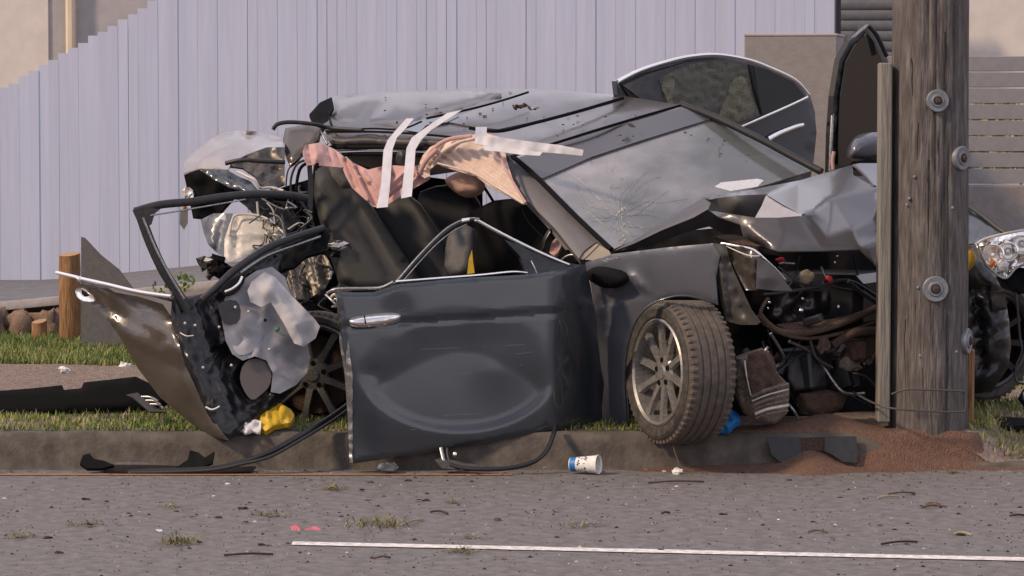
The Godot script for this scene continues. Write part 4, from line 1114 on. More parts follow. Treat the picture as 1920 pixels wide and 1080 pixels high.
func build_front_door(car: Node3D) -> void:
	var dish := func(p: Vector2) -> float:
		var q := Vector2((p.x - 860) / 190.0, (p.y - 690) / 122.0)
		var r := q.length()
		var low := smoothstep(640.0, 760.0, p.y)
		var v := 0.012 * (1.0 - smoothstep(lerpf(0.2, 0.86, smoothstep(650.0, 740.0, p.y)), 1.0, r))
		v += 0.02 * low * smoothstep(0.9, 1.6, r)
		v += 0.006 * smoothstep(592.0, 600.0, p.y - (880.0 - p.x) * 0.055)
		v += 0.22 * pow(clampf((p.x - 1015.0) / 110.0, 0, 1), 2)
		return v
	var door := part("front_door", sheet([630, 545, 640, 548, 700, 548, 745, 533, 860, 522, 985, 515, 1060, 506, 1098, 496, 1108, 540, 1118, 610, 1127, 690, 1133, 720, 1126, 790, 1060, 802, 900, 832, 780, 852, 656, 870, 653, 780, 650, 700, 640, 620], [640, 560, 14.86, 1100, 500, 15.1, 656, 868, 14.83], {"space": 7.0, "thick": 0.04, "edge": [7, 0.008], "fn": dish, "bump": [745, 590, 40, 0.005, 700, 700, 26, 0.006, 930, 690, 60, -0.004], "fold": [656, 611, 1108, 580, 7, 0.007]}), M.paint, car, "charcoal front door hanging open towards the road")
	var dd := func(x): return 15.0 + (x - 640) * 0.00079
	part("window_frame", run([700, 560, dd.call(700), 735, 540, dd.call(730), 775, 495, dd.call(770), 820, 448, dd.call(820), 850, 424, dd.call(850), 878, 412, dd.call(880), 898, 412, dd.call(900)], 0.012, 0.018, 8), M.trim, door)
	part("chrome_moulding", run([722, 550, 14.98, 748, 522, 15.02, 790, 474, 15.06, 830, 434, 15.1, 858, 416, 15.12, 884, 409, 15.14, 898, 410, 15.15], 0.0045, 0.006), M.steel, door)
	part("chrome_moulding", run([740, 546, 15.0, 770, 510, 15.04, 812, 464, 15.08, 845, 436, 15.11, 875, 420, 15.14], 0.003, 0.005), M.steel, door)
	part("chrome_moulding", run([892, 411, 15.15, 930, 432, 15.2, 985, 460, 15.26, 1030, 481, 15.3, 1066, 496, 15.34], 0.008, 0.008), M.chrome, door)
	part("frame_clip", run([866, 413, 15.1, 880, 411, 15.11], 0.009, 0.009), M.chrome, door)
	part("belt_moulding", run([742, 527, 14.99, 820, 521, 15.05, 900, 515, 15.12, 960, 509, 15.17, 988, 511, 15.2], 0.0055, 0.008), M.chrome, door)
	part("belt_seal", run([742, 532, 14.99, 820, 527, 15.05, 900, 521, 15.12, 985, 516, 15.19], 0.006, 0.01), M.black, door)
	for k in 3:
		part("bent_frame_strip", run([616 + k * 6, 548 + k * 9, 15.02, 634, 541 + k * 9, 15.0, 690, 540 + k * 10, 15.0, 716, 538 + k * 9, 14.99, 738, 528 + k * 9, 14.99], 0.008, 0.014, 6), [M.steel, M.pale_metal, M.steel][k], door)
	part("bent_frame_strip", run([618, 556, 15.03, 650, 552, 15.02, 735, 546, 15.01], 0.018, 0.02, 6), M.black, door)
	part("frame_curl", run([612, 552, 15.03, 622, 561, 15.0, 632, 572, 14.99, 624, 574, 15.02], 0.006), M.steel, door)
	part("mirror_triangle", sheet([945, 448, 975, 458, 1040, 487, 1100, 498, 1060, 506, 988, 514, 976, 480], [945, 448, 15.22, 1100, 498, 15.38, 988, 514, 15.21], {"space": 8.0, "thick": 0.02, "rough": [0.008, 1.5]}), M.black_gloss, door)
	part("dangling_wire", run([996, 488, 15.16, 1004, 505, 15.14, 1014, 535, 15.13, 1020, 580, 15.13, 1021, 605, 15.13, 1025, 637, 15.13], 0.003), M.steel, door)
	var hnd := part("door_handle", sheet([654, 604, 657, 597, 672, 592, 700, 588, 730, 586, 748, 588, 753, 593, 744, 600, 720, 605, 690, 609, 664, 609], [654, 604, 14.83, 752, 592, 14.87, 700, 608, 14.83], {"space": 4.0, "thick": 0.02, "round": 1, "edge": [10, 0.02]}), M.chrome, door)
	part("lock_barrel", run([683, 591, 14.822, 686, 608, 14.818], 0.003), M.black, hnd)
	var scr := [[790, 655, 860, 652], [845, 663, 900, 668], [905, 650, 985, 646], [780, 800, 850, 792], [770, 806, 900, 790], [830, 779, 900, 776], [905, 690, 980, 684], [930, 668, 1000, 660], [700, 640, 735, 620], [716, 702, 724, 716], [812, 749, 820, 757], [745, 583, 762, 578], [950, 560, 985, 552], [860, 700, 930, 697]]
	for q in scr:
		var a := []
		for k in 4:
			var f := k / 3.0
			var x: float = lerpf(q[0], q[2], f)
			var y: float = lerpf(q[1], q[3], f)
			a.append_array([x, y, 14.86 + pane_slope([640, 560, 14.86, 1100, 500, 15.1, 656, 868, 14.83], x, y) + float(dish.call(Vector2(x, y))) - 0.0008])
		part("scratch", run(a, 0.0011, 0.0006, 4, 3), M.paint_grey, door)
	part("door_edge", sheet([652, 570, 640, 580, 636, 640, 646, 700, 652, 780, 655, 868, 660, 868, 660, 700, 650, 620], [652, 570, 14.87, 640, 640, 14.9, 655, 868, 14.82], {"space": 7.0, "rough": [0.02, 2.5]}), M.steel, door)
	part("door_lining", sheet([700, 560, 985, 525, 1090, 510, 1112, 700, 1100, 770, 900, 790, 690, 810, 672, 700], [700, 560, 15.0, 1090, 510, 15.42, 690, 810, 15.0], {"space": 20.0, "thick": 0.03}), M.black, door)
	for o in door.get_children():
		for k in ["window_frame", "chrome_mould", "belt_", "bent_frame", "frame_c", "mirror_tri", "dangling"]:
			if o.name.begins_with(k): o.position.z += 0.04

func build_cabin(car: Node3D) -> void:
	# near seat
	part("seat", sheet([584, 345, 592, 318, 612, 308, 640, 318, 668, 345, 700, 395, 740, 455, 775, 505, 800, 548, 640, 548, 622, 490, 600, 420], [600, 330, 16.35, 720, 440, 16.2, 640, 540, 16.1], {"space": 12.0, "thick": 0.16, "back": true, "round": 1, "edge": [18, 0.04], "fold": [640, 345, 745, 540, 10, 0.015]}), M.leather, car, "black leather seat back nearest the road")
	part("head_restraint", sheet([612, 300, 618, 285, 640, 288, 650, 320, 662, 352, 640, 352, 622, 330], [612, 300, 16.3, 640, 288, 16.3, 640, 352, 16.3], {"space": 8.0, "thick": 0.05, "edge": [10, 0.03]}), M.lining, car)
	part("seat", sheet([690, 390, 740, 362, 780, 372, 812, 420, 842, 470, 860, 530, 790, 545, 745, 480], [690, 390, 16.6, 780, 372, 16.55, 790, 545, 16.4], {"space": 12.0, "thick": 0.14, "back": true, "round": 1, "edge": [14, 0.03], "fold": [760, 380, 830, 530, 8, 0.012]}), M.leather, car, "black leather seat in the middle of the cabin")
	part("seat", sheet([772, 366, 830, 345, 880, 352, 905, 390, 900, 440, 860, 500, 840, 470, 812, 420], [772, 366, 17.0, 880, 352, 17.0, 840, 470, 16.9], {"space": 13.0, "thick": 0.14, "back": true, "round": 1, "edge": [12, 0.03]}), M.leather, car, "black seat on the far side of the cabin")
	part("seat_side", sheet([832, 516, 836, 450, 848, 430, 875, 420, 888, 432, 886, 470, 880, 516], [832, 516, 15.95, 888, 432, 15.95, 880, 516, 15.9], {"space": 9.0, "thick": 0.06, "round": 1, "edge": [12, 0.03]}), M.leather_grey, car, "grey seat side seen through the door window")
	part("seat_belt", sheet([876, 514, 879, 485, 885, 468, 887, 490, 890, 512], [876, 514, 15.85, 885, 468, 15.85, 890, 512, 15.85], {"space": 6.0, "thick": 0.006}), M.yellow, car, "yellow orange seat belt tag")
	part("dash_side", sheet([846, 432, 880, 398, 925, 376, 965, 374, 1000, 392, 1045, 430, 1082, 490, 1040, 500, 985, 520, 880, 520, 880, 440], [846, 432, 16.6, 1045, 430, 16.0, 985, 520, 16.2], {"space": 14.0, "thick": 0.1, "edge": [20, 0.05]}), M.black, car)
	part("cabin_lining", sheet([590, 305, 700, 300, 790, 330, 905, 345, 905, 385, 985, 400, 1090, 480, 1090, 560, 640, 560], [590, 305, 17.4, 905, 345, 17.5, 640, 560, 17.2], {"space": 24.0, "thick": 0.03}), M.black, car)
	part("far_window_post", run([900, 340, 17.3, 915, 362, 17.25, 930, 386, 17.2], 0.008, 0.02), M.black, car)
	part("steering_wheel", run([1018, 468, 15.78, 1022, 450, 15.75, 1032, 432, 15.75, 1044, 428, 15.78, 1058, 440, 15.85, 1064, 470, 15.9], 0.011, 0.011, 10), M.leather, car)
	part("steering_trim", run([1019, 466, 15.76, 1023, 450, 15.73, 1032, 434, 15.73], 0.003), M.steel, car)
	part("deflated_airbag", sheet([1030, 474, 1034, 455, 1044, 444, 1054, 442, 1056, 452, 1048, 470, 1042, 482], [1030, 474, 15.76, 1054, 442, 15.78, 1042, 482, 15.74], {"space": 5.0, "thick": 0.02, "rough": [0.02, 3.0]}), M.pink_cloth, car, "pinkish deflated airbag on the steering wheel")
	part("instrument_hood", run([1050, 492, 15.66, 1060, 482, 15.64, 1074, 478, 15.62, 1088, 486, 15.6], 0.006), M.steel, car)
	part("deflated_airbag", sheet([832, 338, 842, 330, 870, 318, 898, 326, 908, 340, 905, 356, 888, 366, 865, 366, 842, 350], [832, 338, 16.0, 898, 326, 15.98, 865, 366, 15.96], {"space": 7.0, "thick": 0.04, "round": 1, "edge": [14, 0.05], "rough": [0.02, 1.6]}), M.tan_bag, car, "tan deflated side airbag under the sheet")
	part("cabin_wire", run([978, 390, 15.95, 988, 412, 15.95, 1005, 432, 15.95, 1025, 450, 15.95], 0.002), M.trim, car)
	part("belt_strap", sheet([575, 300, 584, 298, 588, 350, 584, 420, 576, 410, 578, 350], [575, 300, 16.15, 588, 350, 16.15, 576, 410, 16.15], {"space": 7.0}), M.trim, car)

func build_rear_door(car: Node3D) -> void:
	# inner frame, its trim torn off
	var holes := func(p: Vector2) -> float:
		var r := Vector2((p.x - 478) / 36.0, (p.y - 712) / 42.0).length()
		return 0.02 * (1.0 - smoothstep(0.85, 1.1, r)) - 0.012 * (1.0 - smoothstep(0.05, 0.12, absf(r - 1.1)))
	var d := part("rear_door", sheet([320, 562, 330, 552, 348, 556, 372, 552, 395, 548, 432, 508, 500, 464, 600, 428, 612, 440, 560, 478, 545, 500, 535, 530, 550, 580, 566, 640, 576, 690, 560, 724, 540, 742, 505, 772, 470, 792, 446, 812, 428, 824, 400, 790, 372, 722, 345, 660, 330, 605], [322, 560, 15.08, 600, 430, 15.55, 428, 822, 14.94], {"space": 8.0, "thick": 0.045, "edge": [6, 0.015], "fn": holes, "fold": [362, 560, 440, 800, 9, -0.02, 400, 556, 520, 470, 9, -0.02, 395, 560, 425, 640, 7, -0.02, 425, 640, 470, 690, 7, -0.015, 470, 760, 556, 712, 8, -0.02], "rough": [0.015, 1.4]}), M.black_gloss, car, "rear door stripped to its black inner frame")
	part("window_frame", run([252, 397, 15.06, 300, 384, 15.08, 360, 378, 15.12, 420, 369, 15.18, 480, 364, 15.26, 540, 366, 15.36, 575, 372, 15.42], 0.02, 0.018, 8), M.trim, d)
	part("window_frame", run([262, 398, 15.06, 280, 450, 15.06, 305, 505, 15.06, 330, 545, 15.07, 352, 580, 15.08], 0.025, 0.02, 8), M.trim, d)
	part("frame_groove", run([268, 408, 15.02, 290, 462, 15.02, 316, 512, 15.02, 345, 560, 15.03], 0.006, 0.005), M.steel, d)
	part("frame_groove", run([282, 404, 15.03, 320, 398, 15.05, 380, 388, 15.1, 460, 374, 15.2], 0.004, 0.004), M.steel, d)
	part("frame_corner", sheet([248, 394, 268, 388, 300, 392, 290, 400, 284, 420, 276, 425, 256, 412], [248, 394, 15.04, 300, 392, 15.05, 276, 425, 15.04], {"space": 6.0, "thick": 0.03}), M.trim, d)
	part("belt_rail", run([378, 562, 15.08, 405, 540, 15.1, 440, 506, 15.16, 500, 466, 15.3, 555, 444, 15.42, 606, 428, 15.54], 0.018, 0.018, 8), M.trim, d)
	part("belt_rail", run([450, 512, 15.16, 500, 480, 15.27, 560, 458, 15.42, 600, 444, 15.5], 0.007, 0.01), M.steel, d)
	part("speaker_opening", sheet([450, 715, 452, 692, 462, 676, 482, 671, 502, 680, 510, 700, 506, 724, 492, 738, 474, 752, 462, 740], [450, 715, 14.98, 502, 680, 15.06, 474, 752, 14.97], {"space": 9.0, "thick": 0.004, "round": 1}), M.speaker, d, "round grey brown speaker opening")
	part("membrane", sheet([422, 560, 445, 532, 480, 508, 510, 500, 535, 520, 548, 560, 570, 620, 582, 670, 575, 700, 555, 722, 525, 738, 508, 735, 512, 700, 500, 676, 478, 668, 455, 676, 436, 664, 424, 640, 416, 600], [422, 560, 15.03, 535, 520, 15.2, 525, 738, 15.03], {"space": 8.0, "thick": 0.002, "bump": [470, 600, 40, -0.02, 530, 640, 40, -0.03], "rough": [0.008, 1.4], "fold": [430, 560, 470, 660, 8, 0.012, 500, 570, 480, 670, 9, -0.012, 520, 660, 570, 690, 8, 0.014, 515, 690, 560, 716, 7, -0.014]}), M.membrane, d, "translucent plastic weather sheet inside the rear door")
	part("membrane_flap", sheet([464, 545, 472, 528, 496, 510, 516, 520, 545, 552, 590, 598, 600, 612, 592, 634, 570, 650, 552, 644, 532, 606, 508, 566, 490, 576, 470, 566], [464, 545, 15.0, 516, 520, 15.08, 570, 650, 15.02], {"space": 7.0, "thick": 0.002, "bump": [500, 545, 24, -0.03, 560, 600, 30, -0.03], "fold": [508, 530, 570, 645, 12, -0.02], "rough": [0.014, 1.4]}), M.flap, d)
	part("foam_patch", sheet([434, 640, 440, 628, 466, 623, 490, 640, 478, 658, 450, 668, 440, 658], [434, 640, 14.99, 490, 640, 15.07, 450, 668, 14.98], {"space": 7.0, "thick": 0.008, "round": 1, "bump": [462, 645, 18, -0.015]}), M.flap, d)
	part("regulator_hole", sheet([408, 568, 440, 560, 452, 575, 450, 605, 424, 612, 412, 590], [408, 568, 14.97, 452, 575, 15.0, 424, 612, 14.96], {"space": 7.0, "round": 1}), M.trim, d)
	part("inner_handle", run([422, 547, 15.0, 436, 541, 15.0, 448, 531, 15.01, 454, 519, 15.03], 0.006, 0.006), M.chrome, d)
	part("handle_cup", sheet([412, 545, 425, 530, 455, 512, 462, 522, 445, 548, 424, 556], [412, 545, 15.03, 455, 512, 15.08, 424, 556, 15.02], {"space": 6.0, "thick": 0.01, "round": 1}), M.black, d)
	part("green_clip", lump(at(520, 618, 15.04), Vector3(0.014, 0.011, 0.008), 2.0, 0.4, 8), plain_mat(Color(.02, .14, .06), 0.5), d)
	part("dark_plug", lump(at(497, 600, 15.05), Vector3(0.008, 0.008, 0.006), 4.0, 0.3, 8), M.black, d)
	for q in [[411, 613], [434, 685], [381, 689], [505, 655], [441, 576], [466, 584], [347, 606], [366, 610]]:
		part("screw", lump(at(q[0], q[1], 14.98), Vector3(0.007, 0.007, 0.006), q[0], 0.2, 8), M.pale_metal, d)
	part("latch", lump(at(398, 755, 14.97), Vector3(0.03, 0.03, 0.025), 6.0, 0.5, 9, true), M.trim, d)
	part("latch", run([386, 763, 14.95, 398, 768, 14.94, 412, 762, 14.94], 0.005), M.chrome, d)
	part("inner_cable", run([338, 624, 15.0, 350, 630, 14.98, 363, 629, 14.98], 0.003), M.pale_metal, d)
	part("hinge_tail", sheet([560, 448, 600, 430, 620, 440, 610, 470, 575, 480, 552, 500, 530, 505, 525, 490], [560, 448, 15.5, 620, 440, 15.55, 530, 505, 15.35], {"space": 8.0, "thick": 0.02, "rough": [0.03, 1.6]}), M.black, d)
	# outer skin peeled away from it
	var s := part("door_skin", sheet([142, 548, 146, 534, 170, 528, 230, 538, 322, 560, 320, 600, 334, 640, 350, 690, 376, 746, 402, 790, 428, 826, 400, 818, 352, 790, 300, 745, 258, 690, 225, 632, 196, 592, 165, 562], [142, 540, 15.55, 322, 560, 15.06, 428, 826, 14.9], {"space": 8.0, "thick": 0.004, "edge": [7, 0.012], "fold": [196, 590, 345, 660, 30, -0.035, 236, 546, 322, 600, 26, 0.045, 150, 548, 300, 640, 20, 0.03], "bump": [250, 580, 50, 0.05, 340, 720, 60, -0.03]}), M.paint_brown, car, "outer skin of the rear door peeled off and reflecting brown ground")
	part("belt_moulding", run([106, 511, 15.6, 140, 519, 15.5, 155, 523, 15.46, 200, 533, 15.34, 260, 547, 15.18, 322, 556, 15.04], 0.009, 0.008), M.chrome, s)
	part("moulding_clip", lump(at(149, 523, 15.46), Vector3(0.016, 0.014, 0.01), 3.0, 0.2, 8), M.chrome, s)
	part("skin_lip", sheet([200, 538, 240, 545, 322, 566, 320, 592, 305, 570, 260, 556, 215, 548], [200, 538, 15.33, 322, 566, 15.03, 305, 580, 15.05], {"space": 8.0}), M.paint_dusty, s)
	part("handle_recess", sheet([140, 546, 144, 540, 158, 540, 174, 556, 178, 566, 160, 566, 146, 560], [140, 546, 15.5, 158, 540, 15.46, 160, 566, 15.44], {"space": 5.0, "round": 1, "thick": 0.012, "edge": [5, -0.012]}), M.chrome, s)
	part("handle_hole", sheet([152, 544, 162, 541, 172, 552, 160, 557, 153, 552], [152, 544, 15.47, 172, 552, 15.42, 160, 557, 15.44], {"space": 5.0, "round": 1, "thick": 0.003}), M.black, s)

func build_tail(car: Node3D) -> void:
	part("boot_lid", sheet([344, 325, 345, 304, 368, 282, 396, 260, 416, 250, 446, 244, 480, 246, 534, 260, 534, 276, 500, 276, 462, 290, 434, 304, 428, 318, 376, 316, 352, 322], [345, 310, 16.7, 534, 262, 16.55, 428, 318, 16.25], {"space": 6.0, "soft": 3.0, "thick": 0.006, "ctrl": [344, 325, 16.62, 345, 304, 16.72, 370, 280, 16.80, 396, 260, 16.88, 416, 250, 16.88, 446, 244, 16.98, 490, 248, 16.96, 534, 260, 16.82, 534, 276, 16.58, 495, 274, 16.62, 455, 262, 16.72, 425, 254, 16.80, 430, 274, 16.55, 400, 282, 16.50, 378, 300, 16.42, 374, 316, 16.38, 410, 300, 16.36, 428, 318, 16.22, 440, 300, 16.32, 470, 286, 16.42]}), M.paint_pale, car, "pale dusty crumpled boot lid")
	part("boot_inner", sheet([421, 306, 440, 302, 470, 288, 505, 276, 534, 276, 534, 345, 510, 354, 486, 345, 478, 330, 455, 315, 432, 312], [421, 306, 16.3, 505, 276, 16.45, 510, 354, 16.2], {"space": 7.0, "thick": 0.01, "fold": [450, 300, 530, 320, 9, 0.03, 480, 332, 530, 300, 7, -0.02], "rough": [0.05, 1.8]}), M.inner_metal, car)
	part("boot_inner_rail", run([424, 306, 16.2, 455, 300, 16.18, 490, 302, 16.18, 534, 304, 16.2], 0.012, 0.02), M.trim, car)
	part("boot_hole", lump(at(468, 305, 16.18), Vector3(0.017, 0.012, 0.008), 1.0, 0.2, 10), M.pale_metal, car)
	part("boot_hole", lump(at(514, 281, 16.2), Vector3(0.012, 0.01, 0.008), 2.0, 0.3, 10), M.pale_metal, car)
	part("torn_edge", run([446, 322, 16.15, 462, 330, 16.12, 478, 338, 16.1, 488, 352, 16.1, 510, 352, 16.12, 532, 358, 16.1], 0.008, 0.012, 6), M.pale_metal, car)
	part("quarter_inner", sheet([345, 328, 374, 318, 404, 330, 432, 348, 444, 360, 424, 385, 402, 410, 385, 412, 362, 410, 354, 370], [345, 328, 16.4, 444, 360, 16.3, 385, 412, 16.4], {"space": 9.0, "thick": 0.06, "rough": [0.06, 1.2]}), M.black, car)
	part("quarter_skin", sheet([374, 318, 425, 318, 446, 330, 470, 340, 486, 358, 470, 362, 432, 352, 400, 336], [374, 318, 16.25, 446, 330, 16.15, 470, 362, 16.05], {"space": 7.0, "fold": [380, 320, 470, 360, 9, -0.02], "rough": [0.02, 1.8]}), M.paint, car)
	part("wheel_arch_inner", sheet([436, 368, 470, 366, 500, 372, 540, 380, 560, 420, 540, 440, 500, 430, 478, 405, 462, 388], [436, 368, 16.3, 540, 380, 16.2, 500, 430, 16.2], {"space": 8.0, "thick": 0.03, "rough": [0.06, 1.6]}), M.trim, car)
	part("tail_lamp", lump(at(352, 362, 16.36), Vector3(0.022, 0.03, 0.02), 3.0, 0.5, 9, true), M.pale_metal, car, "smashed pale tail lamp")
	part("tail_lamp", lump(at(357, 366, 16.33), Vector3(0.018, 0.02, 0.015), 8.0, 0.5, 9, true), M.chrome, car)
	part("tail_lamp", lump(at(347, 392, 16.36), Vector3(0.012, 0.014, 0.012), 5.0, 0.5, 9, true), M.orange, car)
	part("lens_shard", sheet([338, 392, 352, 396, 352, 418, 345, 431, 337, 420], [338, 392, 16.35, 352, 396, 16.35, 345, 431, 16.35], {"space": 6.0, "thick": 0.006}), M.lining, car)
	# buckled quarter panel, grey on the left and pale where the paint is scraped
	part("quarter_panel", sheet([376, 412, 400, 400, 436, 400, 430, 418, 422, 444, 419, 482, 404, 472, 390, 458, 383, 440], [376, 412, 16.35, 436, 400, 16.2, 404, 472, 16.2], {"space": 8.0, "edge": [4, 0.008], "fold": [425, 404, 408, 470, 12, 0.03, 395, 404, 398, 460, 10, -0.02]}), M.paint_grey, car)
	part("quarter_panel", sheet([438, 402, 456, 402, 495, 410, 512, 422, 532, 438, 524, 450, 490, 462, 455, 484, 430, 492, 420, 480, 421, 448, 430, 420], [438, 402, 16.2, 532, 438, 16.12, 430, 490, 16.05], {"space": 7.0, "edge": [5, 0.012], "fold": [430, 438, 520, 436, 12, -0.02, 445, 408, 440, 480, 8, 0.02, 500, 412, 516, 450, 6, 0.015, 440, 462, 500, 452, 6, 0.012]}), M.pale_metal, car, "scraped pale buckled quarter panel")
	part("panel_lip", run([430, 442, 16.12, 434, 418, 16.14, 442, 404, 16.16, 470, 402, 16.16, 496, 408, 16.14, 516, 422, 16.1, 534, 438, 16.06], 0.006), M.pale_metal, car)
	part("torn_bracket", lump(at(392, 494, 16.25), Vector3(0.045, 0.03, 0.03), 3.0, 0.6, 11, true), M.trim, car)
	part("torn_bracket", lump(at(412, 500, 16.2), Vector3(0.05, 0.045, 0.03), 6.0, 0.6, 11, true), M.black, car)
	part("torn_bracket", lump(at(395, 488, 16.2), Vector3(0.03, 0.012, 0.015), 9.0, 0.4, 9, true), M.pale_metal, car)
	part("torn_bracket", lump(at(394, 514, 16.25), Vector3(0.02, 0.03, 0.02), 12.0, 0.5, 9, true), M.inner_metal, car)
	# pillar and hoses behind the seat
	part("rear_pillar", sheet([530, 262, 535, 240, 580, 232, 600, 240, 596, 262, 580, 276, 566, 286, 556, 300, 542, 310, 534, 290], [530, 262, 16.7, 600, 240, 16.65, 542, 310, 16.55], {"space": 8.0, "thick": 0.02, "edge": [8, 0.02]}), M.paint_dusty, car)
	part("rear_window_frame", sheet([580, 214, 600, 192, 622, 182, 626, 200, 615, 225, 604, 246, 584, 246, 588, 230], [580, 214, 17.1, 622, 182, 17.3, 604, 246, 16.9], {"space": 8.0, "thick": 0.02, "rough": [0.04, 1.5]}), M.black, car)
	part("spoiler_strip", run([512, 243, 16.5, 520, 233, 16.5, 545, 229, 16.52, 590, 233, 16.55, 620, 240, 16.6, 680, 244, 16.5], 0.011, 0.012, 8), M.trim, car, "torn window trim sticking out behind the roof")
	part("window_strut", run([598, 244, 16.68, 606, 256, 16.66, 614, 270, 16.64], 0.008, 0.008), M.steel, car)
	var hs := [[536, 352, 540, 320, 556, 300, 574, 290], [548, 380, 545, 340, 555, 310, 572, 300], [560, 390, 556, 350, 562, 318, 574, 306], [574, 430, 578, 360, 580, 320, 586, 300], [540, 370, 565, 380, 590, 430, 600, 520], [500, 372, 540, 390, 575, 386], [520, 360, 560, 372, 580, 400], [583, 415, 586, 360, 590, 310]]
	for i in hs.size():
		var l: Array = hs[i]
		var a := []
		for k in range(0, l.size(), 2): a.append_array([l[k], l[k + 1], 16.12 + 0.03 * (i % 4)])
		part("hose", run(a, 0.004 + 0.0022 * (i % 3), -1.0, 7), [M.black_gloss, M.trim, M.black][i % 3], car)
	var ms := [[500, 380, 512, 395, 515, 420], [505, 400, 525, 410, 534, 440], [520, 385, 515, 410, 538, 428], [482, 378, 484, 402], [490, 372, 515, 386, 530, 392], [528, 400, 536, 436, 542, 446], [540, 430, 560, 418, 570, 420]]
	for i in ms.size():
		var l: Array = ms[i]
		var a := []
		for k in range(0, l.size(), 2): a.append_array([l[k], l[k + 1], 16.06])
		part("broken_strut", run(a, 0.004 + 0.002 * (i % 2), -1.0, 6), [M.pale_metal, M.steel, M.inner_metal][i % 3], car)
	part("spring_seat", lump(at(514, 416, 16.1), Vector3(0.024, 0.022, 0.02), 3.0, 0.4, 11), M.steel, car)
	part("underbody", sheet([500, 360, 600, 330, 640, 430, 700, 540, 700, 700, 660, 780, 560, 790, 520, 720, 500, 560, 530, 500, 560, 430], [500, 360, 16.6, 640, 430, 16.6, 560, 790, 16.0], {"space": 18.0, "thick": 0.05, "rough": [0.1, 0.8]}), M.black, car)
	part("crumpled_liner", sheet([520, 492, 546, 478, 580, 470, 612, 480, 626, 510, 610, 540, 580, 560, 556, 566, 538, 540, 526, 520], [520, 492, 15.95, 612, 480, 15.95, 556, 566, 15.8], {"space": 6.0, "fold": [540, 482, 556, 560, 9, -0.04, 560, 476, 580, 556, 8, 0.04, 585, 474, 600, 540, 8, -0.04, 530, 500, 545, 545, 6, 0.03, 600, 480, 612, 530, 6, 0.04, 570, 470, 566, 560, 5, -0.03], "rough": [0.012, 2.2]}), M.inner_metal, car)
	for i in 44:
		var x: float = [rng.randf_range(470, 590), rng.randf_range(520, 640)][i % 2]
		var y: float = [rng.randf_range(330, 450), rng.randf_range(440, 660)][i % 2]
		var d: float = [16.08, 15.84][i % 2] + rng.randf_range(-0.04, 0.04)
		var a := [x, y, d]
		for k in 3:
			x += rng.randf_range(-24, 24); y += rng.randf_range(-6, 22)
			a.append_array([x, y, d + rng.randf_range(-0.05, 0.05)])
		part("torn_strip", run(a, [0.0025, 0.007, 0.004][i % 3], 0.0025, 6, 4), [M.black_gloss, M.trim, M.steel, M.inner_metal, M.trim][i % 5], car)
	for i in 14:
		part("broken_scrap", lump(at(rng.randf_range(540, 650), rng.randf_range(440, 680), rng.randf_range(15.85, 16.0)), Vector3(rng.randf_range(0.02, 0.06), rng.randf_range(0.02, 0.05), 0.03), i * 2.7, 0.6, 9, true), [M.trim, M.black_gloss, M.inner_metal, M.steel][i % 4] if i % 5 else M.pale_metal, car)

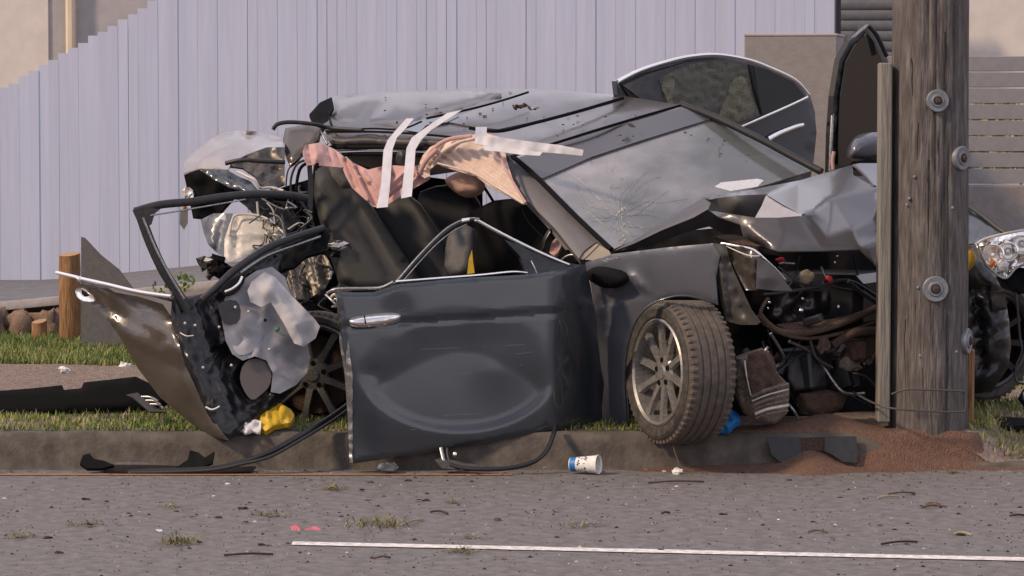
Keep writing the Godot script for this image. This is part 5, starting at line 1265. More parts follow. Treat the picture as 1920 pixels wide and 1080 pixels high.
func build_far_side(car: Node3D) -> void:
	# far rear door, swung wide open
	var s := [1157, 152, 17.3, 1520, 185, 18.0, 1525, 320, 18.0]
	var d := part("far_rear_door", sheet([1155, 152, 1190, 134, 1240, 119, 1290, 107, 1345, 103, 1400, 112, 1432, 122, 1490, 148, 1518, 176, 1528, 210, 1531, 250, 1526, 300, 1515, 360, 1340, 330, 1170, 195, 1158, 178], s, {"space": 12.0, "thick": 0.04, "edge": [6, 0.01]}), M.paint, car, "far rear door standing open with chrome trim and shattered glass")
	var lift := func(k): return [1157, 152, 17.3 - k, 1520, 185, 18.0 - k, 1525, 320, 18.0 - k]
	part("window_surround", sheet([1163, 156, 1200, 138, 1290, 114, 1345, 110, 1400, 119, 1432, 129, 1486, 154, 1510, 180, 1440, 218, 1385, 240, 1330, 300, 1210, 225], lift.call(0.02), {"space": 14.0, "thick": 0.004}), M.black_gloss, d)
	part("window_glass", sheet([1168, 160, 1212, 140, 1290, 116, 1345, 110, 1402, 119, 1414, 170, 1427, 216, 1388, 236, 1320, 266, 1240, 215], lift.call(0.03), {"space": 12.0, "thick": 0.004}), M.side_glass, d)
	part("shattered_glass", sheet([1236, 150, 1262, 133, 1300, 119, 1345, 114, 1399, 122, 1411, 170, 1424, 215, 1388, 234, 1322, 262, 1270, 232, 1252, 205, 1244, 180], lift.call(0.036), {"space": 6.0, "thick": 0.003, "rough": [0.014, 3.0]}), M.frost_dim, d, "crazed dull yellowish shattered door glass")
	part("shattered_glass", sheet([1244, 148, 1262, 140, 1266, 160, 1260, 180, 1264, 200, 1254, 200, 1248, 180, 1240, 165], lift.call(0.042), {"space": 5.0, "thick": 0.003, "rough": [0.014, 3.0], "round": 1}), M.frost_glass, d, "bright streak in the crazed door glass")
	part("shattered_glass", sheet([1370, 150, 1396, 140, 1406, 170, 1420, 214, 1390, 228, 1345, 238, 1350, 205, 1364, 180], lift.call(0.042), {"space": 6.0, "thick": 0.003, "rough": [0.014, 3.0], "round": 1}), M.frost_glass, d, "paler yellowish corner of the crazed door glass")
	part("quarter_glass", sheet([1412, 123, 1440, 131, 1488, 154, 1510, 180, 1470, 198, 1430, 214], lift.call(0.03), {"space": 10.0, "thick": 0.004}), M.dark_glass, d)
	part("window_divider", run([1406, 122, 17.75, 1416, 168, 17.76, 1427, 214, 17.79], 0.012, 0.01), M.trim, d)
	part("chrome_moulding", run([1158, 153, 17.27, 1200, 132, 17.35, 1250, 116, 17.44, 1295, 106, 17.53, 1345, 103, 17.63, 1400, 112, 17.73, 1440, 126, 17.81, 1490, 150, 17.91, 1516, 178, 17.96], 0.011, 0.01), M.chrome, d)
	part("chrome_moulding", run([1385, 240, 17.70, 1430, 220, 17.79, 1480, 198, 17.89, 1514, 182, 17.95], 0.008, 0.01), M.chrome, d)
	part("door_handle", run([1440, 261, 17.81, 1460, 250, 17.85, 1490, 238, 17.91, 1506, 234, 17.94], 0.016, 0.014, 8, 6, 0.7), M.chrome, d)
	# far front door, edge on
	var f := part("far_front_door", sheet([1556, 330, 1558, 250, 1563, 180, 1574, 112, 1594, 76, 1626, 46, 1642, 62, 1660, 96, 1672, 140, 1672, 330], [1556, 330, 16.95, 1626, 46, 17.1, 1672, 330, 17.5], {"space": 11.0, "thick": 0.03, "edge": [8, 0.03]}), M.trim, car, "far front door standing open edge on beside the pole")
	part("window_glass", sheet([1572, 310, 1572, 250, 1576, 180, 1586, 116, 1602, 86, 1626, 62, 1640, 80, 1656, 120, 1664, 200, 1664, 300], [1556, 330, 16.92, 1626, 46, 17.07, 1672, 330, 17.47], {"space": 14.0, "thick": 0.004}), M.dark_glass, f)
	part("chrome_moulding", run([1556, 320, 16.9, 1559, 250, 16.92, 1564, 180, 16.96, 1576, 110, 17.0, 1597, 74, 17.03, 1627, 47, 17.07], 0.009, 0.009), M.steel, f)
	part("frame_edge", run([1627, 47, 17.07, 1644, 66, 17.12, 1662, 104, 17.2], 0.012, 0.014), M.trim, f)
	part("door_edge", run([1562, 318, 16.9, 1561, 300, 16.9, 1564, 284, 16.9], 0.01, 0.012), M.pink_cloth, f)
	part("mirror", sheet([1590, 300, 1592, 278, 1606, 256, 1630, 248, 1660, 248, 1664, 300, 1630, 304], [1590, 300, 16.6, 1606, 256, 16.62, 1660, 300, 16.75], {"space": 7.0, "thick": 0.1, "back": true, "round": 1, "edge": [22, 0.09]}), M.paint_grey, f, "rounded grey door mirror")
	part("mirror_foot", sheet([1600, 302, 1664, 296, 1664, 308, 1610, 310], [1600, 302, 16.65, 1664, 296, 16.75, 1610, 310, 16.65], {"space": 6.0, "thick": 0.05}), M.black, f)

# ------------------------------------------------------------------ things on the car
func build_sheet_and_tape() -> void:
	var c := thing("pink_sheet", "crumpled pink and cream sheet hung along the open side of the car roof", "sheet", at(780, 380, 16.0))
	part("cloth", sheet([568, 284, 572, 272, 600, 267, 628, 280, 642, 294, 650, 312, 640, 314, 618, 312, 600, 310, 596, 302, 590, 308, 577, 310, 570, 296], [570, 280, 16.1, 640, 294, 16.2, 596, 308, 16.05], {"space": 5.0, "thick": 0.004, "bump": [600, 290, 20, -0.03], "rough": [0.012, 2.0], "fold": [576, 275, 582, 305, 5, 0.03, 590, 272, 594, 300, 5, -0.02, 612, 274, 622, 308, 6, 0.025]}), M.pink_cloth, c, "bunched pink end of the sheet")
	var swag := func(p: Vector2) -> float:
		var t := p.y - (300 + (p.x - 640) * 0.45)
		return 0.014 * sin(t * 0.22) + 0.01 * sin(p.x * 0.16 + p.y * 0.1)
	part("cloth", sheet([628, 280, 640, 290, 664, 306, 690, 318, 715, 312, 740, 310, 768, 312, 796, 308, 806, 320, 806, 335, 790, 345, 772, 355, 745, 372, 720, 388, 700, 388, 680, 370, 660, 352, 648, 330], [628, 280, 16.2, 806, 320, 16.02, 700, 388, 15.98], {"space": 3.6, "thick": 0.004, "rough": [0.006, 1.2], "fold": [648, 300, 668, 352, 6, 0.03, 656, 300, 690, 375, 6, -0.03, 668, 315, 704, 384, 5, 0.03, 680, 322, 712, 366, 6, -0.03, 694, 345, 720, 380, 5, 0.03, 760, 322, 716, 360, 6, -0.025, 778, 330, 726, 372, 5, 0.03, 800, 318, 760, 352, 6, -0.03, 715, 318, 735, 330, 7, 0.02]}), M.pink_cloth, c, "pink swag sagging between the tapes")
	var pleat := func(p: Vector2) -> float:
		var t := (p.y - 255) - (p.x - 860) * 0.75
		return 0.015 * (absf(fmod(t * 0.13 + 0.004 * (p.x - 860) + 20.0, 2.0) - 1.0) - 0.5) * 2.0 * smoothstep(265.0, 300.0, p.y)
	part("cloth", sheet([784, 312, 792, 292, 806, 276, 835, 262, 880, 253, 912, 250, 940, 258, 946, 276, 950, 300, 960, 332, 974, 362, 988, 382, 978, 382, 950, 366, 915, 348, 892, 330, 860, 322, 830, 312, 820, 306, 806, 318, 806, 330, 796, 334, 785, 326], [790, 310, 16.0, 930, 255, 16.02, 985, 382, 15.72], {"space": 3.8, "thick": 0.004, "fn": pleat, "rough": [0.006, 1.4], "bump": [850, 270, 40, -0.05], "fold": [826, 300, 870, 262, 5, 0.02, 815, 305, 850, 264, 5, -0.02, 806, 312, 836, 266, 5, 0.03]}), M.cream_cloth, c, "cream pleated end of the sheet over the front pillar")
	part("cloth", run([800, 300, 15.97, 812, 280, 15.95, 840, 262, 15.94, 885, 255, 15.93], 0.011, 0.014), M.pink_cloth, c, "rolled pink hem")
	part("cloth", run([812, 306, 15.96, 830, 285, 15.94, 858, 268, 15.92, 890, 260, 15.92], 0.009, 0.012), M.cream_cloth, c, "rolled cream hem")
	part("cloth", run([786, 326, 15.98, 800, 300, 15.94, 820, 280, 15.92], 0.012, 0.015), M.pink_cloth, c, "gathered pink fold")
	part("cloth", run([820, 306, 15.93, 850, 314, 15.91, 890, 326, 15.88, 930, 350, 15.82, 982, 382, 15.7], 0.005, 0.006), M.cream_cloth, c, "hem along the lower edge")
	part("cloth", run([926, 268, 15.88, 936, 290, 15.85, 950, 320, 15.8, 972, 358, 15.74, 986, 380, 15.7], 0.006, 0.008), M.pink_cloth, c, "pink hem along the pillar")
	var tapes := [
		[[762, 222, 776, 222, 758, 244, 744, 258, 736, 280, 734, 310, 731, 350, 727, 388, 706, 390, 714, 350, 717, 310, 719, 282, 727, 262, 742, 244], [700, 250, 16.28, 800, 250, 16.22, 750, 388, 15.82], "left one of two long pale tape strips hanging from the roof edge"],
		[[838, 212, 866, 206, 842, 222, 808, 244, 790, 262, 779, 280, 777, 310, 772, 368, 752, 372, 758, 320, 762, 278, 772, 258, 794, 242], [760, 245, 16.18, 860, 245, 16.12, 760, 370, 15.8], "right one of two long pale tape strips hanging from the roof edge"],
		[[892, 238, 913, 238, 912, 262, 910, 274, 890, 270, 891, 255], [892, 238, 15.96, 913, 238, 15.98, 890, 272, 15.86], "short upright piece of pale tape on the sunroof corner"],
		[[892, 254, 940, 258, 1000, 266, 1050, 272, 1094, 281, 1092, 292, 1040, 287, 990, 284, 930, 276, 890, 270], [892, 260, 15.86, 1094, 285, 15.68, 930, 276, 15.82], "longest pale tape strip running along to the windscreen corner"],
		[[905, 272, 940, 270, 985, 278, 1018, 284, 1012, 292, 975, 290, 935, 284, 908, 282], [905, 274, 15.84, 1018, 287, 15.74, 935, 284, 15.8], "short crumpled pale tape below the long strip"]]
	for q in tapes:
		solo("tape_strip", sheet(q[0], q[1], {"space": 6.0, "thick": 0.0012, "rough": [0.01, 1.6]}), M.tape, q[2], "tape", "pale tape strips holding the sheet")
	# litter on the roof
	var t := thing("roof_debris", "small tangle of broken black and rust metal lying on the sunroof", "debris", at(983, 202, 16.6))
	for k in 9:
		var x := 983 + rng.randf_range(-18, 18)
		var y := 200 + rng.randf_range(-6, 6)
		part("fragment", run([x, y, 16.55, x + rng.randf_range(-10, 10), y + rng.randf_range(-5, 3), 16.53, x + rng.randf_range(-16, 16), y + rng.randf_range(-6, 5), 16.55], 0.005), [M.clod, M.steel, M.rust][k % 3], t)
	solo("dead_leaf", sheet([1268, 229, 1278, 228, 1300, 241, 1302, 247, 1290, 244, 1274, 236], [1268, 229, 16.86, 1302, 247, 16.8, 1278, 244, 16.7], {"space": 5.0, "thick": 0.003, "rough": [0.02, 3.0]}), M.leaf, "curled brown leaf stuck to the top of the windscreen", "leaf")
	solo("dead_leaf", sheet([1176, 232, 1184, 231, 1192, 238, 1182, 237], [1176, 232, 16.5, 1192, 238, 16.5, 1182, 237, 16.48], {"space": 4.0, "thick": 0.003}), M.clod, "small dark leaf on the tinted band of the windscreen", "leaf")

# ------------------------------------------------------------------ litter on the ground
func cup() -> void:
	var a := on_ground(1070, 884, 0.0)
	a = at(1070, 866, 14.86)
	var b := at(1116, 866, 14.84)
	var axis := (b - a).normalized()
	axis = (axis + Vector3(0, 0.02, 0.22)).normalized()
	var side := axis.cross(Vector3.UP).normalized()
	var bs := Basis(side, axis, side.cross(axis))
	var len := 0.135
	var x := Transform3D(bs, a)
	x.origin.y = 0.042
	var t := thing("paper_cup", "white paper takeaway cup with a blue band lying in the gutter", "cup", Vector3(x.origin.x, 0, x.origin.z))
	var prof := func(f0, f1, grow):
		var p := PackedVector2Array()
		for i in 5:
			var f: float = lerpf(f0, f1, i / 4.0)
			p.append(Vector2(lerpf(0.03, 0.042, f) + grow, f * len))
		p.reverse()
		return p
	var shell: PackedVector2Array = prof.call(0.0, 1.0, 0.0)
	shell = PackedVector2Array([Vector2(0.0, 0.01), Vector2(0.029, 0.008), Vector2(0.039, len - 0.004), Vector2(0.044, len + 0.002), Vector2(0.045, len - 0.002), Vector2(0.042, len - 0.006)]) + shell + PackedVector2Array([Vector2(0.0, 0.0)])
	part("body", spun(shell, 32, null, x), M.white_paper, t)
	part("blue_band", spun(prof.call(0.03, 0.24, 0.0008), 32, null, x), M.blue, t)
	var st := SurfaceTool.new()
	st.begin(Mesh.PRIMITIVE_TRIANGLES)
	for k in 26:
		var an := rng.randf_range(-1.4, 1.8)
		var f := rng.randf_range(0.30, 0.6)
		var wf := rng.randf_range(0.04, 0.12)
		var wa := rng.randf_range(0.06, 0.2)
		var v := []
		for q in [[an, f], [an + wa, f + wf * 0.3], [an + wa * 0.7, f + wf], [an - wa * 0.2, f + wf * 0.7]]:
			var r: float = lerpf(0.03, 0.042, q[1]) + 0.0009
			v.append(x * Vector3(cos(q[0]) * r, q[1] * len, sin(q[0]) * r))
		for i in [0, 1, 2, 0, 2, 3]: st.add_vertex(v[i])
	st.generate_normals()
	part("black_print", st.commit(), M.black, t)

func ground_trim() -> void:
	# long rubber trim torn from the car
	var p := PackedVector3Array()
	for q in [[656, 756, 15.1], [620, 782, 15.02], [560, 818, 14.9], [505, 848, 14.84], [450, 868, 14.83], [400, 878, 14.83], [330, 882, 14.84], [240, 884, 14.86]]:
		p.append(at(q[0], q[1], q[2]))
	var t := thing("rubber_trim", "long black rubber trim trailing from the open door down into the gutter", "trim", at(400, 884, 14.8))
	part("strip", run3(curve(p, 8), 0.013, 0.012, 8), M.black_gloss, t)
	for i in p.size(): p[i] += Vector3(0.004, -0.018 if i < 4 else -0.004, 0.018)
	part("strip", run3(curve(p, 8), 0.008, 0.012, 8), M.trim, t)
	var q := PackedVector3Array()
	for k in [[1042, 798, 15.0], [1036, 820, 14.92], [1024, 846, 14.86], [1000, 866, 14.83], [960, 877, 14.82], [910, 880, 14.82], [870, 878, 14.84], [845, 872, 14.86]]:
		q.append(at(k[0], k[1], k[2]))
	var u := thing("rubber_trim", "curved black rubber strip hanging under the front door beside the paper cup", "trim", at(940, 884, 14.82))
	part("strip", run3(curve(q, 8), 0.011, 0.012, 8), M.black_gloss, u)
	# flat broken trim lying in the gutter at the left
	var g := thing("broken_trim", "broken black plastic trim with torn clips lying in the left gutter", "trim", at(280, 884, 14.85))
	part("plate", sheet([180, 872, 220, 870, 300, 872, 400, 876, 480, 874, 470, 884, 380, 887, 260, 887, 200, 882], [180, 872, 14.95, 480, 874, 14.95, 260, 887, 14.82], {"space": 8.0, "thick": 0.01}), M.black_gloss, g)
	part("clip", sheet([150, 868, 156, 853, 168, 850, 176, 860, 196, 864, 214, 872, 190, 878, 164, 878], [152, 866, 14.86, 176, 851, 14.9, 164, 878, 14.84], {"space": 6.0, "thick": 0.02}), M.black, g)
	part("clip", sheet([330, 876, 352, 862, 356, 844, 372, 848, 384, 858, 402, 846, 398, 868, 376, 876], [330, 876, 14.87, 372, 848, 14.92, 376, 876, 14.85], {"space": 6.0, "thick": 0.012, "rough": [0.02, 2.0]}), M.black, g)
	part("label", sheet([214, 870, 222, 866, 276, 866, 280, 870], [214, 870, 14.86, 276, 866, 14.9, 280, 870, 14.86], {"space": 6.0, "thick": 0.004}), M.steel, g)
	solo("glass_shards", sheet([706, 880, 712, 868, 740, 866, 748, 876, 738, 883], [706, 880, 14.84, 740, 866, 14.9, 738, 883, 14.83], {"space": 5.0, "thick": 0.004, "rough": [0.03, 4.0]}), M.steel, "grey broken trim shard under the rear end of the front door", "debris")
	var m := thing("mirror_remains", "shiny broken metal pieces in the gutter under the front door", "debris", at(840, 882, 14.85))
	part("stalk", run([826, 836, 14.95, 830, 855, 14.92, 834, 870, 14.9], 0.01), M.steel, m)
	part("stalk", run([838, 838, 14.95, 840, 856, 14.92, 846, 872, 14.9], 0.006), M.trim, m)
	part("cap", lump(at(853, 852, 14.92), Vector3(0.012, 0.011, 0.01), 2.0, 0.3, 9), M.chrome, m)
	part("plate", sheet([815, 862, 830, 858, 870, 868, 920, 874, 924, 880, 880, 882, 830, 878], [815, 862, 14.9, 870, 868, 14.88, 880, 882, 14.83], {"space": 6.0, "thick": 0.006, "rough": [0.02, 2.0]}), M.alloy_dull, m)
	# kerb patches
	var k := thing("kerb_flap", "black bow shaped plastic piece against the kerb beside the sand", "plastic piece", at(1520, 860, 15.0))
	part("panel", sheet([1438, 818, 1500, 820, 1503, 848, 1484, 866, 1462, 866, 1446, 852], [1438, 818, 14.985, 1500, 820, 14.985, 1462, 866, 14.96], {"space": 7.0, "thick": 0.012}), M.trim, k)
	part("panel", sheet([1546, 818, 1606, 818, 1608, 868, 1580, 866, 1560, 852, 1546, 846], [1546, 818, 14.985, 1606, 818, 14.985, 1580, 866, 14.96], {"space": 7.0, "thick": 0.012}), M.trim, k)
	part("bridge", sheet([1500, 821, 1547, 819, 1547, 845, 1502, 847], [1500, 821, 14.993, 1547, 819, 14.993, 1502, 847, 14.98], {"space": 8.0, "thick": 0.012}), M.rust, k)

func verge_litter() -> void:
	solo("bumper_strip", sheet([-20, 734, 60, 728, 116, 722, 119, 731, 152, 728, 157, 717, 255, 706, 300, 728, 318, 748, 300, 764, 220, 768, 150, 772, 60, 778, -20, 782], [-20, 734, 15.9, 255, 706, 15.92, 150, 772, 15.86], {"space": 10.0, "thick": 0.05, "edge": [6, 0.02]}), M.black, "long black plastic bumper strip lying on the left verge", "bumper")
	var s := thing("grille_fragment", "broken silver grille fragment beside the black bumper strip", "grille", at(285, 768, 15.4))
	part("shell", sheet([236, 740, 258, 736, 276, 752, 300, 768, 308, 772, 280, 772, 262, 756, 250, 746], [236, 740, 15.4, 276, 752, 15.35, 280, 772, 15.3], {"space": 6.0, "thick": 0.01}), M.trim, s)
	for k in 3:
		part("bar", run([266 + k * 8, 744 + k * 7, 15.3, 282 + k * 8, 745 + k * 7, 15.28, 296 + k * 5, 752 + k * 7, 15.27], 0.006), M.steel, s)
	solo("grey_board", sheet([152, 444, 160, 446, 190, 478, 224, 505, 244, 532, 280, 580, 320, 648, 152, 648], [152, 444, 19.9, 320, 648, 19.6, 152, 648, 19.6], {"space": 12.0, "thick": 0.02}), M.grey_board, "dark grey pointed board leaning beside the timber post", "board")
	for q in [[122, 693, 0.03, "white scrap of paper on the soil left of the other scrap"], [235, 685, 0.034, "white scrap of paper on the soil beside the peeled door skin"]]:
		solo("paper_scrap", lump(on_ground(q[0], q[1], 0.2), Vector3(q[2], 0.018, 0.02), q[0], 0.5, 9, true), M.white_paper, q[3], "paper")
	for q in [[346, 532, 20.4, 30, "green weed growing on the edge of the driveway behind the torn door"], [300, 556, 20.3, 24, "low green weed among the stones behind the chrome strip"]]:
		var ws := SurfaceTool.new()
		ws.begin(Mesh.PRIMITIVE_TRIANGLES)
		for k in 40:
			var c := at(q[0] + rng.randfn(0, 0.35) * q[3], q[1] + rng.randfn(0, 0.35) * q[3], q[2])
			var a := Vector3(rng.randf_range(-1, 1), rng.randf_range(0.1, 1.2), rng.randf_range(-1, 1)).normalized() * rng.randf_range(0.02, 0.045)
			var b := a.cross(Vector3(rng.randf(), 0.2, 1)).normalized() * 0.009
			ws.set_color(Color(.13, .19, .03) * rng.randf_range(0.6, 1.5))
			for v in [c, c + a * 0.5 - b, c + a, c, c + a, c + a * 0.5 + b]: ws.add_vertex(v)
		ws.generate_normals()
		solo("weed", ws.commit(), M.blade, q[4], "weed")
	solo("dry_stick", run([120, 775, 15.95, 150, 769, 15.95, 172, 773, 15.95], 0.004), M.straw, "pale dry stick lying on the grass at the left", "stick")
	var y := thing("snack_packet", "crumpled yellow and white snack packet under the rear door", "packet", at(510, 800, 15.1))
	part("wrapper", sheet([484, 800, 488, 778, 510, 758, 526, 756, 546, 768, 552, 778, 545, 792, 515, 798, 498, 808], [484, 800, 15.02, 546, 768, 15.1, 498, 808, 15.0], {"space": 5.0, "thick": 0.03, "edge": [5, 0.006], "rough": [0.012, 2.0], "fold": [500, 770, 506, 805, 5, -0.02, 520, 762, 528, 796, 5, 0.02, 536, 765, 540, 792, 4, -0.015]}), M.yellow, y)
	part("white_end", sheet([448, 804, 460, 792, 478, 786, 490, 790, 488, 812, 474, 808, 460, 812], [448, 804, 15.0, 490, 790, 15.03, 474, 810, 14.98], {"space": 5.0, "thick": 0.012, "rough": [0.04, 2.6]}), M.white_plastic, y)
	solo("blue_glove", sheet([1348, 806, 1352, 790, 1362, 780, 1366, 762, 1376, 770, 1386, 776, 1388, 790, 1376, 798, 1366, 808], [1348, 806, 14.98, 1386, 776, 15.05, 1366, 808, 14.97], {"space": 5.0, "thick": 0.02, "edge": [8, 0.02], "rough": [0.03, 3.0]}), M.blue, "bright blue crumpled glove beside the front wheel", "glove")
	solo("pink_wrapper", sheet([543, 1000, 545, 986, 556, 984, 566, 994, 580, 990, 590, 986, 602, 992, 603, 1000, 575, 1001], [543, 1000, 12.9, 590, 986, 12.98, 603, 1000, 12.9], {"space": 4.0, "thick": 0.012, "rough": [0.03, 4.0]}), M.pink_scrap, "crumpled pink wrapper on the road near the end of the white line", "wrapper")
	solo("cup_litter", lump(on_ground(1024, 876, 0.01), Vector3(0.03, 0.014, 0.02), 4.4, 0.5, 10, true), mat(Color(.2, .1, .09), Color(.5, .4, .36), 0.8, 0.0, 20.0), "scrunched brown and white paper left of the paper cup", "paper")
	solo("crushed_scrap", lump(on_ground(1269, 884, 0.012), Vector3(0.022, 0.014, 0.02), 8.2, 0.5, 10, true), M.white_paper, "small grey scrap in the gutter below the front wheel", "debris")
	solo("hanging_thread", run([1262, 835, 14.88, 1266, 850, 14.86, 1272, 866, 14.85, 1272, 880, 14.84], 0.003), M.twig, "thin brown strand hanging below the front wheel", "strand")
	var b := thing("black_scrap", "black plastic scraps on the soil at the right edge", "debris", at(1880, 800, 15.6))
	part("shard", sheet([1846, 788, 1870, 780, 1925, 784, 1930, 796, 1880, 800], [1846, 788, 15.5, 1925, 784, 15.6, 1880, 800, 15.4], {"space": 7.0, "thick": 0.03, "rough": [0.03, 2.0]}), M.black, b)
	part("shard", sheet([1908, 748, 1918, 730, 1935, 726, 1935, 756, 1915, 758], [1908, 748, 15.6, 1935, 726, 15.6, 1915, 758, 15.55], {"space": 5.0, "thick": 0.03, "edge": [7, 0.02]}), M.black_gloss, b)
	part("shard", lump(at(1925, 740, 15.5), Vector3(0.018, 0.02, 0.01), 3.0, 0.3, 9), M.white_plastic, b)

func road_marks() -> void:
	var stripe := func(pts: Array, half: float, y: float):
		var st := SurfaceTool.new()
		st.begin(Mesh.PRIMITIVE_TRIANGLES)
		st.set_smooth_group(1)
		var n := 140
		var l := PackedVector3Array()
		var r := PackedVector3Array()
		for i in n + 1:
			var p: Vector3 = (pts[0] as Vector3).lerp(pts[1], float(i) / n)
			var w := half * (1.0 + 0.13 * bumpy.get_noise_2d(i * 37.0, 3.0))
			var v := half * (1.0 + 0.13 * bumpy.get_noise_2d(i * 37.0, 300.0))
			l.append(Vector3(p.x, y, p.z - w)); r.append(Vector3(p.x, y, p.z + v))
		for i in n:
			for v in [r[i], l[i], l[i + 1], r[i], l[i + 1], r[i + 1]]: st.add_vertex(v)
		st.generate_normals()
		return st.commit()
	var a := on_ground(548, 1020)
	var b := on_ground(1920, 1050)
	var c := b + (b - a) * 3.0
	solo("white_line", stripe.call([a, c], 0.047, 0.004), M.line_white, "worn white line painted along the road in the foreground", "road marking")
	solo("orange_line", stripe.call([on_ground(-900, 891), on_ground(960, 891)], 0.018, 0.004), M.line_orange, "faded orange line sprayed along the gutter at the left", "road marking")

func road_litter() -> void:
	# clods and leaves, one by one where they lie
	var clod := MeshInstance3D.new()
	var clods := [[90, 1008, 16], [1750, 946, 26], [1480, 900, 10], [160, 936, 14], [330, 958, 12], [455, 953, 16], [765, 901, 13], [1290, 882, 8], [1355, 964, 12], [1525, 978, 8], [1575, 932, 9], [1240, 1031, 12], [490, 1021, 12], [505, 1023, 9], [110, 1036, 14], [300, 942, 6], [560, 1000, 6], [1040, 960, 6], [870, 958, 7], [1120, 912, 9], [1002, 956, 6], [1125, 1014, 7], [1590, 1003, 8], [1802, 1002, 16], [1330, 1020, 6], [720, 930, 8], [575, 935, 6], [1490, 956, 7], [240, 962, 10], [200, 940, 8], [1045, 1007, 8], [690, 938, 9], [800, 938, 14], [410, 970, 12], [1650, 985, 9], [640, 968, 8], [1700, 1020, 8], [945, 1048, 9], [700, 1046, 10], [1370, 1060, 7]]
	for i in clods.size():
		var q: Array = clods[i]
		var r: float = q[2] * 0.00105
		solo("dirt_clod", lump(on_ground(q[0], q[1], r * 0.22), Vector3(r * 1.1, r * 0.38, r * 0.9), i * 1.7, 0.6, 9, true), [M.clod, M.leaf, M.clod][i % 3], "dark crumb of dirt lying on the asphalt", "dirt clod", "dirt clods scattered over the road")
	clod.free()
	var leaves := [[620, 915, 22], [680, 919, 18], [170, 985, 28], [220, 983, 18], [30, 1005, 30], [460, 980, 20], [785, 938, 18], [980, 985, 10], [1730, 950, 18], [1905, 965, 16], [1800, 1000, 20], [1420, 960, 12], [1560, 1010, 14], [270, 1035, 12], [360, 970, 14], [540, 948, 12], [1270, 958, 14], [1150, 900, 14], [910, 1003, 12], [410, 912, 12]]
	for i in leaves.size():
		var q: Array = leaves[i]
		var r: float = q[2] * 0.0011
		var p := on_ground(q[0], q[1], 0.006)
		var st := SurfaceTool.new()
		st.begin(Mesh.PRIMITIVE_TRIANGLES)
		st.set_smooth_group(-1)
		var an := rng.randf() * TAU
		var u := Vector3(cos(an), 0, sin(an)) * r
		var v := Vector3(-sin(an), 0, cos(an)) * r * 0.5
		var up := Vector3(0, r * 0.35, 0)
		for t in [[p - u, p - u * 0.2 + v + up, p], [p - u, p, p - u * 0.2 - v + up * 0.4], [p, p - u * 0.2 + v + up, p + u + up * 0.6], [p, p + u + up * 0.6, p - u * 0.2 - v + up * 0.4]]:
			for w in t: st.add_vertex(w)
		st.generate_normals()
		solo("dead_leaf", st.commit(), [M.leaf, M.twig, M.clod][i % 3], "brown curled dead leaf lying on the asphalt", "leaf", "dead leaves scattered over the road")
	var twigs := [[1215, 905, 1320, 903, "long rusty stick lying on the road below the wheel"], [1665, 926, 1715, 924, "brown stick on the road left of the pole's right washer"], [1645, 934, 1685, 931, "short brown twig just left of the longer stick at the right"], [1652, 1020, 1720, 1016, "thin pale twig above the right part of the white line"], [1515, 997, 1552, 998, "faint brown twig on the road right of centre"], [1728, 951, 1776, 950, "black twig with an orange leaf on the road at the right"], [1788, 1001, 1822, 1003, "dark twig near the right end of the white line"], [752, 984, 792, 974, "grey twig left of the grass clump in the middle of the road"], [420, 1041, 512, 1039, "long straw stem in the foreground left of the white line"], [806, 960, 840, 963, "pale stem right of the grass clump"], [700, 1047, 732, 1045, "dark twig in the foreground below the white line"], [1240, 963, 1256, 962, "pinkish splinter on the road below the wheel"], [1893, 967, 1920, 966, "brown twig at the right edge of the road"]]
	for q in twigs:
		var a := on_ground(q[0], q[1], 0.006)
		var b := on_ground(q[2], q[3], 0.006)
		var m := a.lerp(b, 0.5) + Vector3(0, 0.006, rng.randf_range(-0.02, 0.02))
		solo("twig", run3(curve(PackedVector3Array([a, m, b]), 5), 0.0045, 0.0035, 6), [M.twig, M.clod, M.straw][rng.randi() % 3] if q[0] != 1215 else M.rust, q[4], "twig")
	var chips := [[427, 907, 9, "white"], [298, 995, 12, "white"], [400, 930, 6, "white"], [1269, 912, 7, "white"], [935, 975, 16, "grey"], [678, 919, 12, "grey"], [695, 904, 14, "grey"], [1245, 884, 9, "white"], [320, 946, 5, "white"], [1103, 933, 4, "white"], [1460, 974, 5, "white"], [540, 1019, 9, "grey"]]
	var chip_names := ["white chip near the orange line at the left", "flat white scrap above the left grass clump", "tiny white speck on the left of the road", "white flake below the front wheel", "grey domed fragment above the white line", "grey angular fragment below the torn door", "dark grey fragment nearest the orange line's middle", "pale flake in the gutter right of the cup", "tiny pale speck left of the middle", "tiny pale speck on the road below the cup", "tiny pale speck right of centre", "grey pebble touching the left end of the white line"]
	for i in chips.size():
		var q: Array = chips[i]
		var r: float = q[2] * 0.0012
		solo("chip", lump(on_ground(q[0], q[1], r * 0.2), Vector3(r, r * 0.4, r * 0.7), i * 5.3, 0.45, 8, true), M.white_paper if q[3] == "white" else M.grey_board, chip_names[i], "fragment")
	# torn grass clumps
	var clumps := [[335, 1018, 44, "bushy torn grass clump left of the white line's end", 130], [715, 984, 70, "wide torn grass clump in the middle of the road", 150], [870, 1034, 34, "torn grass clump lying across the white line", 70], [625, 917, 30, "small torn grass clump below the torn rear door", 60], [510, 966, 36, "thin scatter of torn grass left of the pink wrapper", 60], [1090, 985, 56, "thin scatter of torn grass right of centre", 50], [165, 982, 36, "torn brown grass on the left of the road", 40], [40, 1006, 30, "torn grass at the left edge of the road", 45], [845, 942, 22, "small wisp of grass below the front door", 25], [880, 1008, 22, "small wisp of grass above the white line", 25], [1790, 886, 16, "small weed in the gutter at the right", 25], [320, 950, 36, "thin grass scatter on the left of the road", 40]]
